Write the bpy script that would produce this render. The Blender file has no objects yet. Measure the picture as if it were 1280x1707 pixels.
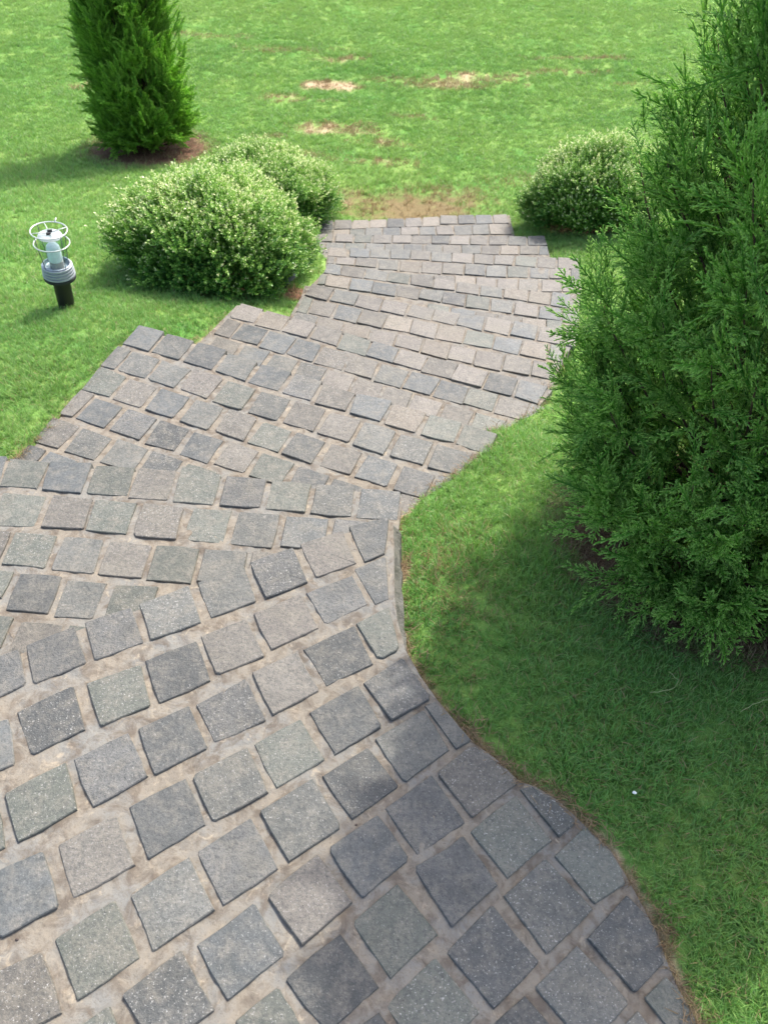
import bpy, math, random
import numpy as np
from mathutils import Vector, Matrix, Euler
from mathutils.geometry import delaunay_2d_cdt

scene = bpy.context.scene
COL = scene.collection

# ------------------------------------------------------------------ camera
PITCH, ROLL = math.radians(48), math.radians(1)
cam_data = bpy.data.cameras.new('camera')
cam = bpy.data.objects.new('camera', cam_data)
COL.objects.link(cam)
cam_data.sensor_fit = 'VERTICAL'
cam_data.sensor_height = 36.0
cam_data.lens = 1282.0 / 1707.0 * 36.0
cam_data.clip_start = 0.02
cam_data.clip_end = 400
cr, sr, cp, sp = math.cos(ROLL), math.sin(ROLL), math.cos(PITCH), math.sin(PITCH)
ax = Vector((cr, sr * sp, sr * cp)); ay = Vector((-sr, cr * sp, cr * cp)); az = ax.cross(ay)
cam.matrix_world = Matrix(((ax.x, ay.x, az.x, 0), (ax.y, ay.y, az.y, 0), (ax.z, ay.z, az.z, 1.5), (0, 0, 0, 1)))
cam_data.dof.use_dof = True
cam_data.dof.focus_distance = 1.9
cam_data.dof.aperture_fstop = 7.0
scene.camera = cam

# ------------------------------------------------------------------ light
SUN_AZ = math.atan2(0.565, 0.825)          # from +Y towards +X
SUN_EL = math.radians(53)
world = bpy.data.worlds.new("World"); scene.world = world; world.use_nodes = True
wn = world.node_tree
sky = wn.nodes.new('ShaderNodeTexSky'); sky.sky_type = 'NISHITA'; sky.sun_disc = False
sky.sun_elevation = SUN_EL; sky.sun_rotation = SUN_AZ; sky.dust_density = 4.0; sky.ozone_density = .8
wn.nodes['Background'].inputs['Strength'].default_value = 0.15
wn.links.new(sky.outputs[0], wn.nodes['Background'].inputs[0])
sl = bpy.data.lights.new('sun', 'SUN'); sl.energy = 2.05; sl.angle = math.radians(0.9); sl.color = (1.0, 0.965, 0.90)
sun = bpy.data.objects.new('sun', sl); COL.objects.link(sun)
sdir = Vector((math.sin(SUN_AZ) * math.cos(SUN_EL), math.cos(SUN_AZ) * math.cos(SUN_EL), math.sin(SUN_EL)))
sun.rotation_euler = sdir.to_track_quat('Z', 'Y').to_euler()
scene.view_settings.view_transform = 'Standard'; scene.view_settings.look = 'None'
scene.view_settings.exposure = 1.40; scene.view_settings.gamma = 1.0
scene.view_settings.use_curve_mapping = False
scene.cycles.max_bounces = 6; scene.cycles.diffuse_bounces = 3; scene.cycles.transmission_bounces = 4
scene.cycles.transparent_max_bounces = 16

RISE = 0.135
STONES = {
 0: [(-907,869,-816,918,-772,832,-856,774),(-800,928,-709,978,-658,885,-754,833),(-685,989,-589,1033,-542,941,-636,893),(-570,1047,-467,1098,-422,997,-522,950),(-447,1113,-345,1165,-302,1061,-399,1015),(-327,1174,-229,1224,-183,1120,-276,1070),(-208,1237,-107,1283,-69,1180,-162,1135),(-88,1300,11,1331,3,1214,-46,1188),(-877,696,-785,748,-736,654,-822,604),(-763,765,-669,825,-615,726,-707,670),(-638,834,-535,881,-494,785,-583,737),(-523,892,-421,944,-376,847,-473,794),(-412,960,-320,1010,-265,912,-359,860),(-298,1023,-197,1082,-149,988,-248,930),(-180,1086,-76,1139,-37,1056,-129,999),(-68,1159,5,1199,14,1076,-15,1058),(-829,532,-752,581,-700,491,-773,445),(-731,590,-634,653,-586,560,-679,502),(-616,662,-523,721,-464,629,-557,568),(-503,729,-409,783,-356,691,-449,636),(-393,790,-297,853,-245,758,-339,704),(-282,865,-192,920,-135,827,-228,770),(-172,931,-66,995,-21,896,-118,840),(-58,1000,14,1049,38,936,-5,908),(-721,429,-628,482,-571,391,-658,337),(-599,494,-509,551,-452,462,-545,407),(-482,567,-386,625,-333,536,-428,474),(-371,632,-271,691,-220,603,-318,543),(-257,703,-169,757,-114,671,-203,613),(-149,774,-50,840,0,748,-92,685),(-37,849,49,908,85,847,105,815,23,763),(-672,267,-577,314,-518,229,-609,180),(-557,336,-472,399,-407,311,-495,249),(-442,407,-354,474,-293,388,-383,323),(-336,484,-248,548,-187,460,-275,398),(-227,563,-132,628,-72,538,-165,474),(-112,635,-27,696,35,618,-53,553),(-8,718,92,784,142,697,50,628),(95,792,117,803,153,763,185,719,154,700),(-514,186,-441,236,-377,148,-455,102),(-419,256,-337,321,-268,236,-355,176),(-309,331,-222,397,-159,319,-246,251),(-197,413,-112,484,-47,405,-131,337),(-92,497,-1,560,57,479,-28,413),(15,574,107,640,163,551,75,490),(120,647,190,706,234,671,271,627,181,562),(-329,145,-249,204,-185,127,-269,72),(-227,221,-165,267,-110,202,-175,155),(-150,280,-65,350,4,273,-78,210),(-43,371,37,434,105,356,23,288),(69,464,159,521,218,437,133,370),(178,534,268,602,328,521,238,452),(282,615,303,620,346,593,382,556,343,526),(-62,188,5,234,63,166,-3,116),(18,245,101,317,170,237,87,170),(125,327,208,400,278,314,196,247),(231,418,312,482,385,401,297,328),(333,490,397,542,432,502,451,465,453,446,393,412),(187,216,251,260,315,190,247,142),(271,275,351,337,422,258,342,198),(371,354,454,421,481,391,490,358,494,318,437,273),(352,178,435,243,479,184,409,129),(454,261,495,295,511,271,530,232,535,197,494,208),(-1004,807,-917,855,-874,771,-955,716),(-975,636,-887,686,-840,596,-923,547),(-847,372,-774,419,-724,333,-793,289),(-776,211,-684,257,-627,175,-715,128),(-704,111,-613,156,-556,75,-644,28),(-439,85,-370,133,-308,49,-382,5),(-248,50,-171,106,-110,32,-191,-20),(20,94,84,138,140,72,77,24),(-80,21,-16,65,40,0,-23,-48),(269,122,332,164,393,97,327,51),(168,52,230,94,291,27,226,-19),(439,88,518,151,560,94,494,41),(-1010,471,-925,519,-880,433,-959,386),(-949,306,-878,350,-830,268,-897,225),(-885,201,-814,245,-766,163,-833,120),(-804,58,-716,101,-661,23,-746,-22),(-630,10,-542,53,-488,-25,-572,-70),(-732,-43,-645,1,-590,-78,-675,-123),(-365,-16,-298,31,-239,-50,-310,-93),(-468,-83,-401,-36,-343,-117,-414,-159),(-257,-107,-183,-53,-125,-124,-202,-174),(2,-73,63,-31,117,-94,57,-140),(-98,-146,-36,-103,18,-166,-43,-212),(352,28,412,69,471,4,407,-40),(251,-42,310,-1,369,-66,306,-110),(149,-112,209,-71,268,-136,205,-180),(442,-67,518,-7,559,-62,495,-112),(-1050,239,-982,282,-936,202,-1000,162),(-986,134,-918,177,-872,97,-936,57),(-922,29,-854,72,-808,-8,-872,-48),(-654,-142,-570,-100,-518,-175,-599,-218),(-757,-194,-672,-152,-620,-228,-701,-271),(-394,-183,-330,-139,-273,-216,-342,-257),(-497,-250,-433,-205,-377,-283,-445,-324),(-263,-262,-192,-210,-136,-278,-210,-326),(-16,-240,43,-200,95,-260,37,-304),(-116,-313,-56,-272,-5,-332,-63,-377),(333,-136,390,-97,447,-159,386,-201),(232,-206,289,-167,345,-229,285,-271),(130,-275,187,-236,244,-299,183,-341),(449,-220,522,-162,561,-215,499,-263),(-1152,172,-1087,214,-1043,137,-1104,98),(-1088,67,-1022,109,-978,32,-1040,-7),(-1023,-38,-958,4,-914,-73,-975,-112),(-855,-77,-790,-35,-746,-112,-807,-151),(-959,-143,-894,-101,-850,-178,-911,-217),(-675,-291,-594,-251,-543,-323,-621,-365),(314,-299,369,-262,423,-322,365,-363),(-1254,105,-1191,145,-1149,72,-1208,34),(-1189,0,-1127,40,-1084,-33,-1143,-71),(-1125,-105,-1062,-65,-1020,-138,-1079,-176),(-1061,-210,-998,-170,-956,-243,-1015,-281),(-893,-249,-830,-209,-788,-282,-847,-320),(-997,-315,-934,-275,-892,-348,-951,-386),(-1356,39,-1295,77,-1255,7,-1311,-29),(-1291,-66,-1231,-28,-1190,-98,-1247,-134),(-1227,-171,-1167,-133,-1126,-203,-1183,-239),(-1163,-276,-1102,-238,-1062,-308,-1118,-344)],
 1: [(-1267,1676,-1148,1671,-1132,1548,-1245,1552),(-1135,1665,-1014,1653,-1017,1542,-1124,1552),(-1008,1650,-885,1649,-884,1527,-997,1541),(-865,1639,-752,1632,-748,1520,-865,1529),(-734,1633,-623,1623,-628,1508,-739,1512),(-608,1646,-490,1611,-494,1494,-609,1499),(-467,1605,-351,1595,-360,1483,-471,1490),(-331,1591,-219,1580,-226,1469,-338,1478),(-198,1577,-89,1569,-94,1455,-206,1464),(-64,1565,45,1554,35,1445,-75,1450),(-1250,1528,-1128,1521,-1116,1400,-1232,1408),(-1103,1521,-980,1511,-979,1397,-1092,1400),(-956,1512,-841,1503,-840,1392,-957,1397),(-828,1498,-712,1487,-716,1376,-827,1388),(-689,1488,-574,1474,-577,1360,-694,1370),(-542,1472,-437,1468,-443,1347,-554,1360),(-412,1463,-298,1456,-305,1338,-420,1346),(-276,1450,-158,1440,-168,1332,-282,1341),(-137,1441,-50,1436,-52,1326,-147,1332),(-1150,1378,-1036,1372,-1034,1268,-1148,1274),(-1017,1372,-904,1362,-905,1253,-1019,1262),(-878,1360,-769,1350,-772,1236,-884,1248),(-749,1348,-637,1335,-642,1225,-752,1234),(-618,1333,-505,1323,-505,1210,-623,1218),(-483,1323,-372,1313,-378,1205,-489,1217),(-353,1322,-243,1309,-256,1198,-362,1206),(-1077,1241,-982,1235,-985,1152,-1079,1164),(-956,1230,-849,1221,-851,1106,-959,1118),(-828,1210,-726,1203,-734,1091,-830,1098),(-698,1196,-589,1193,-597,1080,-701,1088),(-1033,1099,-934,1091,-936,1004,-1033,1009),(-905,1081,-801,1073,-803,973,-909,981),(-783,1071,-686,1063,-690,966,-785,969),(-1396,1679,-1282,1674,-1267,1556,-1375,1560),(-1384,1534,-1266,1527,-1255,1411,-1367,1419),(-1278,1383,-1168,1377,-1167,1277,-1275,1283),(-1520,1682,-1411,1677,-1396,1564,-1500,1568),(-1512,1540,-1399,1533,-1388,1422,-1496,1429),(-1401,1388,-1295,1382,-1294,1286,-1398,1292),(-1518,1393,-1417,1387,-1416,1295,-1516,1300)],
 2: [(-976,2561,-872,2517,-903,2397,-1009,2442),(-853,2508,-744,2462,-781,2350,-889,2393),(-725,2458,-611,2411,-649,2292,-760,2339),(-598,2385,-484,2346,-515,2229,-630,2283),(-466,2324,-353,2282,-394,2177,-500,2221),(-335,2274,-236,2233,-271,2125,-369,2165),(-221,2216,-113,2167,-143,2072,-249,2110),(-102,2163,20,2125,-19,2019,-123,2060),(28,2109,141,2067,100,1965,-4,2008),(157,2056,262,2019,229,1917,122,1954),(277,2008,380,1964,337,1867,239,1912),(-1023,2422,-972,2395,-1006,2283,-1059,2303),(-960,2391,-853,2345,-882,2234,-992,2278),(-839,2341,-725,2290,-766,2183,-866,2226),(-709,2288,-596,2240,-637,2126,-740,2176),(-575,2221,-473,2179,-509,2066,-613,2108),(-447,2167,-340,2124,-377,2016,-481,2055),(-318,2116,-212,2074,-248,1962,-354,2005),(-193,2062,-86,2022,-125,1910,-229,1955),(-70,2010,36,1967,-6,1855,-109,1898),(52,1952,158,1912,123,1808,19,1848),(178,1907,289,1862,239,1762,142,1799),(-1060,2296,-954,2237,-984,2127,-1091,2162),(-935,2226,-828,2182,-862,2071,-967,2112),(-807,2172,-701,2128,-736,2019,-841,2061),(-672,2111,-570,2072,-606,1958,-707,2001),(-548,2065,-448,2024,-477,1906,-578,1955),(-420,2003,-322,1960,-355,1858,-459,1899),(-301,1950,-204,1908,-240,1804,-341,1850),(-178,1899,-77,1860,-114,1757,-214,1795),(-52,1848,39,1806,6,1704,-93,1747),(64,1796,163,1757,122,1656,30,1690),(178,1754,263,1722,220,1627,139,1654),(-1094,2157,-1039,2132,-1083,2015,-1132,2026),(-1028,2111,-925,2069,-961,1962,-1067,2008),(-899,2060,-792,2011,-830,1903,-935,1949),(-774,2002,-671,1960,-701,1854,-804,1889),(-650,1945,-550,1907,-581,1797,-678,1838),(-518,1895,-421,1855,-456,1754,-558,1795),(-404,1845,-300,1804,-333,1704,-436,1742),(-277,1788,-179,1745,-209,1655,-309,1692),(-159,1736,-66,1694,-98,1606,-194,1642),(56,1674,150,1638,111,1549,23,1584),(-1149,2009,-1045,1962,-1091,1856,-1179,1890),(-1028,1954,-921,1904,-954,1800,-1059,1842),(-895,1901,-787,1856,-816,1757,-930,1792),(-768,1850,-665,1806,-691,1716,-793,1754),(-643,1792,-546,1757,-574,1666,-672,1703),(-1184,1868,-1125,1844,-1149,1759,-1216,1785),(-1108,1838,-1008,1794,-1046,1707,-1131,1746)],
 3: [(-641,2934,-542,2894,-574,2792,-677,2833),(-525,2886,-420,2838,-452,2738,-562,2775),(-402,2830,-305,2784,-336,2692,-441,2732),(-288,2784,-188,2739,-208,2633,-319,2688),(-177,2726,-70,2678,-87,2575,-202,2620),(-55,2671,47,2627,22,2532,-85,2572),(59,2621,166,2577,134,2485,28,2532),(173,2569,287,2527,252,2434,139,2477),(295,2528,402,2479,366,2382,256,2431),(414,2476,517,2436,485,2332,376,2371),(531,2428,629,2389,581,2289,499,2328),(-683,2823,-626,2786,-659,2680,-722,2713),(-612,2782,-506,2737,-539,2636,-649,2678),(-492,2731,-380,2684,-423,2577,-525,2624),(-369,2680,-272,2636,-304,2528,-408,2578),(-257,2628,-149,2585,-181,2476,-292,2520),(-142,2576,-35,2534,-59,2427,-167,2471),(-17,2520,90,2474,54,2372,-49,2416),(103,2467,211,2427,169,2331,63,2372),(218,2424,321,2377,289,2284,179,2324),(330,2377,434,2339,402,2241,299,2285),(445,2329,549,2288,508,2195,409,2234),(558,2288,603,2271,560,2186,519,2192),(-709,2685,-605,2638,-631,2547,-741,2592),(-584,2627,-479,2588,-511,2486,-610,2527),(-459,2572,-359,2534,-389,2431,-490,2475),(-344,2527,-240,2482,-270,2388,-364,2428),(-227,2474,-128,2430,-155,2332,-255,2374),(-110,2426,-13,2383,-42,2283,-142,2324),(6,2380,101,2338,75,2243,-28,2279),(113,2327,215,2282,184,2190,84,2236),(231,2275,331,2230,288,2119,195,2162),(342,2226,454,2182,417,2082,310,2124),(465,2180,519,2158,469,2051,430,2078)],
 4: [(-368,3321,-262,3276,-288,3181,-395,3224),(-247,3271,-140,3240,-161,3144,-274,3181),(-132,3240,-23,3199,-44,3097,-151,3142),(-14,3194,98,3162,75,3071,-33,3105),(116,3157,221,3125,196,3030,92,3071),(224,3123,339,3086,307,2999,207,3033),(344,3099,450,3067,428,2955,319,3000),(467,3068,571,3036,544,2926,442,2961),(588,3032,688,3001,662,2897,555,2931),(704,2997,809,2971,777,2864,675,2893),(820,2967,868,2954,835,2847,788,2862),(-396,3208,-357,3188,-376,3071,-423,3084),(-349,3184,-241,3151,-266,3045,-364,3077),(-229,3147,-124,3109,-146,3000,-248,3036),(-110,3105,-1,3073,-28,2963,-138,3001),(10,3069,114,3037,94,2936,-17,2966),(123,3036,231,3002,208,2888,102,2932),(245,3005,352,2965,330,2858,219,2891),(365,2965,481,2929,462,2827,339,2860),(491,2915,604,2891,576,2786,470,2823),(614,2891,719,2857,692,2750,587,2786),(732,2860,793,2835,758,2737,703,2761),(-420,3074,-320,3043,-346,2938,-453,2977),(-309,3038,-198,3003,-221,2907,-333,2946),(-188,2999,-75,2959,-89,2875,-206,2913),(-58,2950,41,2920,20,2823,-81,2866),(53,2923,159,2885,141,2794,34,2835),(173,2880,280,2842,260,2740,152,2785),(288,2838,392,2814,367,2713,265,2744),(402,2810,512,2778,486,2665,376,2704),(523,2774,632,2746,606,2639,500,2669),(642,2742,738,2710,709,2609,619,2639),(555,2625,656,2599,635,2510,531,2539),(668,2595,720,2580,694,2496,645,2510)],
 5: [(-320,3747,-254,3731,-255,3634,-340,3653),(-244,3725,-123,3699,-136,3608,-249,3632),(-110,3699,-2,3668,-11,3582,-126,3608),(7,3666,117,3648,103,3557,-8,3583),(125,3646,238,3624,229,3526,116,3557),(246,3614,348,3592,340,3507,235,3521),(363,3589,473,3561,462,3469,353,3493),(485,3554,589,3532,578,3443,474,3466),(606,3533,723,3511,706,3416,592,3444),(732,3514,834,3488,813,3387,713,3412),(848,3497,933,3480,909,3363,823,3382),(-358,3630,-325,3620,-329,3537,-364,3542),(-317,3620,-199,3600,-211,3501,-323,3532),(-187,3600,-78,3574,-91,3476,-198,3496),(-68,3569,43,3543,34,3441,-82,3471),(53,3544,163,3513,149,3416,43,3447),(175,3507,288,3494,265,3393,158,3428),(286,3490,396,3463,381,3363,273,3392),(406,3464,517,3437,503,3331,392,3356),(530,3434,633,3409,617,3305,515,3332),(649,3404,754,3372,738,3271,631,3296),(766,3370,872,3354,851,3255,750,3271),(882,3352,954,3332,931,3226,863,3250),(205,3374,308,3350,298,3259,196,3277),(320,3345,435,3322,423,3232,310,3249),(444,3317,542,3298,528,3204,431,3222),(551,3293,655,3275,642,3182,539,3194),(670,3271,779,3253,764,3160,654,3177),(788,3253,856,3245,840,3152,773,3160)],
 6: [(-347,4156,-243,4145,-246,4056,-349,4067),(-222,4153,-112,4143,-116,4047,-223,4060),(-101,4147,6,4140,3,4045,-104,4052),(16,4140,127,4137,119,4039,14,4045),(136,4140,247,4134,234,4032,129,4039),(256,4128,364,4118,359,4016,249,4030),(373,4118,489,4108,476,4007,365,4023),(500,4106,609,4099,597,3998,490,4008),(620,4099,725,4089,705,3995,608,4005),(740,4100,855,4087,835,3979,726,3996),(865,4087,967,4084,948,3970,851,3980),(981,4084,1089,4074,1078,3965,966,3971),(-344,4053,-309,4048,-310,3974,-347,3980),(-295,4048,-193,4045,-197,3965,-296,3975),(-179,4045,-67,4029,-72,3943,-183,3959),(-49,4023,56,4020,49,3921,-54,3931),(75,4014,178,4010,172,3899,69,3915),(195,4011,306,4001,295,3891,189,3900),(312,4002,427,3999,417,3888,307,3897),(441,3999,548,3990,540,3879,431,3889),(561,3984,669,3980,658,3864,549,3873),(680,3981,790,3978,777,3866,669,3871),(807,3972,906,3962,893,3863,795,3869),(918,3963,1024,3966,1014,3863,903,3866),(1038,3964,1082,3961,1070,3852,1022,3857),(-359,3960,-279,3952,-281,3846,-363,3850),(-262,3943,-154,3927,-158,3825,-267,3834),(-133,3922,-23,3906,-29,3804,-137,3820),(-3,3900,107,3884,100,3784,-8,3799),(128,3879,240,3870,234,3763,120,3778),(259,3877,369,3865,362,3755,253,3766),(380,3874,487,3859,473,3752,370,3765),(497,3859,599,3850,586,3738,486,3747),(612,3850,721,3845,706,3736,600,3741),(731,3848,836,3845,819,3733,717,3736),(860,3843,964,3836,949,3727,842,3731),(973,3830,1044,3826,1032,3725,957,3728)],
 7: [(-454,4561,-354,4560,-355,4469,-453,4470),(-331,4565,-227,4561,-228,4467,-330,4470),(-211,4562,-107,4558,-113,4467,-212,4468),(-92,4566,20,4562,13,4467,-94,4467),(30,4563,140,4566,135,4468,26,4467),(151,4567,267,4563,257,4464,146,4468),(279,4564,381,4567,376,4464,272,4465),(273,4566,383,4564,376,4468,271,4468),(397,4568,509,4569,497,4465,388,4464),(521,4569,625,4568,613,4466,510,4466),(641,4576,749,4577,734,4469,629,4470),(762,4577,873,4577,857,4470,749,4469),(885,4582,983,4591,989,4473,871,4466),(-451,4455,-401,4452,-397,4339,-442,4338),(-386,4453,-283,4453,-282,4343,-385,4340),(-268,4454,-150,4455,-155,4347,-267,4344),(-139,4451,-29,4450,-31,4344,-139,4344),(-17,4451,84,4451,89,4348,-20,4348),(97,4448,207,4448,205,4345,96,4349),(216,4448,327,4447,325,4342,212,4345),(236,4449,329,4450,327,4354,234,4353),(342,4452,445,4451,444,4357,336,4357),(456,4452,570,4450,563,4353,451,4353),(582,4453,688,4452,678,4351,573,4353),(704,4457,806,4456,796,4355,691,4354),(822,4461,928,4458,919,4359,809,4358),(944,4461,986,4460,984,4357,927,4358)],
 8: [(-480,4991,-384,4999,-382,4882,-490,4873),(-368,5000,-258,5009,-259,4890,-367,4883),(-243,5010,-143,5017,-140,4907,-247,4895),(-128,5022,-22,5029,-21,4920,-128,4911),(-9,5035,100,5042,101,4927,-10,4920),(115,5046,217,5060,222,4942,111,4933),(234,5068,340,5082,344,4958,230,4945),(355,5090,465,5099,464,4984,353,4975),(478,5099,584,5108,585,4991,475,4982),(599,5109,708,5120,707,4999,597,4992),(721,5120,815,5129,819,5003,718,5003),(-483,4867,-385,4874,-380,4784,-481,4776),(-373,4874,-271,4881,-267,4793,-368,4785),(-259,4886,-168,4893,-162,4800,-257,4793),(-156,4898,-53,4907,-48,4807,-153,4800),(-37,4911,70,4919,74,4816,-36,4809),(83,4920,194,4929,197,4825,84,4818),(211,4931,306,4939,311,4832,209,4826),(323,4940,422,4949,434,4837,326,4833),(442,4961,559,4970,555,4844,444,4837),(569,4971,669,4981,672,4852,563,4844),(680,4983,807,4999,822,4858,682,4852)],
}
SLABS = {
 0: [(-1594,480),(-901,858),(-802,913),(-692,973),(-574,1029),(-451,1095),(-330,1159),(-213,1220),(-92,1280),(15,1320),(24,1321),(27,1246),(27,1197),(29,1087),(35,1019),(54,938),(86,869),(122,810),(193,715),(240,677),(281,633),(312,624),(352,597),(390,559),(408,540),(439,505),(460,457),(477,416),(496,366),(502,318),(511,285),(522,242),(535,197),(547,154),(620,-700),(-1600,-700)],
 1: [(-1601,1697),(-1268,1664),(-1142,1656),(-1012,1640),(-876,1632),(-743,1621),(-617,1623),(-480,1596),(-342,1581),(-210,1566),(-78,1555),(44,1542),(50,1543),(48,1481),(41,1404),(56,1209),(-45,1172),(-159,1115),(-275,1054),(-396,991),(-520,924),(-638,868),(-746,809),(-845,755),(-1538,377)],
 2: [(-980,2550),(-867,2501),(-739,2449),(-610,2387),(-480,2324),(-349,2267),(-233,2213),(-112,2154),(19,2106),(144,2050),(265,2002),(375,1953),(385,1966),(344,1911),(295,1837),(232,1766),(161,1697),(103,1618),(59,1535),(-89,1437),(-221,1449),(-355,1464),(-498,1479),(-628,1505),(-747,1503),(-884,1514),(-1022,1522),(-1154,1538),(-1278,1547),(-1613,1579),(-1253,1779),(-1189,1808),(-1132,1994),(-1077,2199),(-1012,2434)],
 3: [(-645,2923),(-539,2879),(-416,2823),(-301,2773),(-188,2722),(-68,2664),(48,2613),(165,2562),(287,2516),(404,2466),(520,2421),(625,2378),(653,2380),(604,2306),(549,2227),(475,2174),(425,2106),(219,1894),(99,1942),(-25,1996),(-158,2046),(-284,2107),(-397,2159),(-529,2217),(-661,2281),(-787,2341),(-913,2393),(-1027,2442),(-782,2641),(-724,2775),(-660,2923)],
 4: [(-373,3310),(-259,3262),(-140,3228),(-22,3185),(103,3148),(219,3112),(339,3081),(456,3056),(576,3023),(693,2988),(811,2958),(864,2943),(902,3134),(864,2998),(813,2836),(768,2748),(711,2580),(476,2311),(359,2357),(243,2407),(121,2452),(1,2505),(-117,2556),(-238,2615),(-349,2665),(-464,2715),(-586,2771),(-690,2814),(-458,3029),(-412,3205),(-404,3315)],
 5: [(-323,3736),(-252,3716),(-119,3687),(0,3656),(119,3635),(239,3607),(352,3579),(476,3546),(595,3520),(725,3500),(839,3481),(931,3468),(1016,3604),(991,3489),(964,3353),(782,2843),(661,2874),(544,2909),(428,2941),(311,2966),(187,2999),(69,3035),(-59,3073),(-176,3116),(-298,3151),(-419,3201),(-399,3535),(-340,3665),(-325,3738)],
 6: [(-348,4144),(-233,4137),(-107,4133),(11,4128),(131,4127),(251,4119),(367,4106),(494,4095),(614,4087),(732,4083),(860,4075),(974,4072),(1088,4062),(1095,4084),(1082,3953),(1070,3815),(821,3364),(706,3384),(574,3404),(449,3431),(323,3464),(212,3493),(95,3520),(-25,3540),(-147,3572),(-279,3602),(-354,3622),(-363,3830),(-353,4035),(-353,4156)],
 7: [(-454,4549),(-343,4551),(-219,4550),(-99,4550),(25,4550),(146,4555),(273,4551),(327,4555),(390,4554),(515,4557),(633,4560),(756,4565),(880,4567),(984,4579),(988,4594),(990,4460),(991,4331),(967,3954),(854,3957),(726,3965),(608,3969),(485,3978),(356,3989),(241,4002),(126,4009),(8,4010),(-111,4015),(-238,4019),(-354,4026),(-447,4325),(-458,4484),(-463,4559)],
 8: [(-479,4979),(-375,4988),(-249,4997),(-134,5007),(-14,5020),(109,5032),(228,5052),(349,5074),(473,5087),(593,5097),(715,5108),(816,5117),(836,5132),(838,4980),(844,4841),(887,4449),(760,4447),(637,4442),(518,4439),(391,4436),(330,4437),(273,4433),(146,4437),(28,4433),(-99,4432),(-219,4432),(-342,4433),(-453,4431),(-488,4795),(-495,4891),(-486,4991)],
}


rng = np.random.default_rng(11)
random.seed(5)

# ------------------------------------------------------------------ helpers
def mesh_obj(name, verts, faces, mat=None, parent=None, smooth=False, loc=None, kind=None):
    me = bpy.data.meshes.new(name)
    me.from_pydata([tuple(v) for v in verts], [], faces); me.update()
    if mat: me.materials.append(mat)
    if smooth: me.shade_smooth()
    o = bpy.data.objects.new(name, me); COL.objects.link(o)
    if loc is not None: o.location = loc
    if parent: o.parent = parent
    if kind: o['kind'] = kind
    return o

def np_mesh(name, V, Fq, mat):
    """fast mesh from equal sized polygons (numpy)"""
    me = bpy.data.meshes.new(name)
    n, k = Fq.shape
    me.vertices.add(len(V)); me.vertices.foreach_set('co', np.asarray(V, np.float32).ravel())
    me.loops.add(n * k); me.loops.foreach_set('vertex_index', Fq.astype(np.int32).ravel())
    me.polygons.add(n); me.polygons.foreach_set('loop_start', np.arange(0, n * k, k, dtype=np.int32))
    me.update(calc_edges=True)
    if mat: me.materials.append(mat)
    return me

def empty(name, loc, label=None, cat=None, group=None, kind=None):
    o = bpy.data.objects.new(name, None); COL.objects.link(o); o.location = loc
    o.empty_display_size = 0.1
    tag(o, label, cat, group, kind); return o

def tag(o, label=None, cat=None, group=None, kind=None):
    for k, v in (('label', label), ('category', cat), ('group', group), ('kind', kind)):
        if v: o[k] = v
    return o

def tubes(paths, sides=6):
    """paths: list of (pts, radii) -> verts, faces"""
    V, Fc = [], []
    for pts, rad in paths:
        pts = [Vector(p) for p in pts]; base = len(V)
        for i, p in enumerate(pts):
            d = (pts[min(i + 1, len(pts) - 1)] - pts[max(i - 1, 0)]).normalized()
            u = d.cross(Vector((0, 0, 1)));
            if u.length < 1e-3: u = Vector((1, 0, 0))
            u.normalize(); v = d.cross(u); r = rad[i] if hasattr(rad, '__len__') else rad
            for s in range(sides):
                a = 2 * math.pi * s / sides
                V.append(p + u * (math.cos(a) * r) + v * (math.sin(a) * r))
        for i in range(len(pts) - 1):
            for s in range(sides):
                a = base + i * sides + s; b = base + i * sides + (s + 1) % sides
                Fc.append((a, b, b + sides, a + sides))
        Fc.append(tuple(base + s for s in range(sides))[::-1])
        Fc.append(tuple(base + (len(pts) - 1) * sides + s for s in range(sides)))
    return V, Fc

def lathe(prof, n=32, close=True):
    V, Fc = [], []
    for r, z in prof:
        for s in range(n):
            a = 2 * math.pi * s / n; V.append((r * math.cos(a), r * math.sin(a), z))
    for i in range(len(prof) - 1):
        for s in range(n):
            a = i * n + s; b = i * n + (s + 1) % n
            Fc.append((a, b, b + n, a + n))
    if close:
        Fc.append(tuple(range(n))[::-1]); Fc.append(tuple((len(prof) - 1) * n + s for s in range(n)))
    return V, Fc

def vnoise(x, y, scale, seed=0):
    """smooth 2-D value noise, -1..1"""
    x = np.asarray(x) / scale + 100.3; y = np.asarray(y) / scale + 57.7
    xi = np.floor(x).astype(np.int64); yi = np.floor(y).astype(np.int64); fx = x - xi; fy = y - yi
    fx = fx * fx * (3 - 2 * fx); fy = fy * fy * (3 - 2 * fy)
    def h(i, j):
        n = (i * 374761393 + j * 668265263 + seed * 1442695041) & 0xffffffff
        n = ((n ^ (n >> 13)) * 1274126177) & 0xffffffff
        return ((n ^ (n >> 16)) & 0xffff) / 32767.5 - 1
    return (h(xi, yi) * (1 - fx) + h(xi + 1, yi) * fx) * (1 - fy) + (h(xi, yi + 1) * (1 - fx) + h(xi + 1, yi + 1) * fx) * fy

def fbm(x, y, scale, seed=0, octv=4):
    s = 0; a = 1; t = 0
    for o in range(octv):
        s = s + a * vnoise(x, y, scale / 2 ** o, seed + o * 7); t += a; a *= .55
    return s / t

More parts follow.
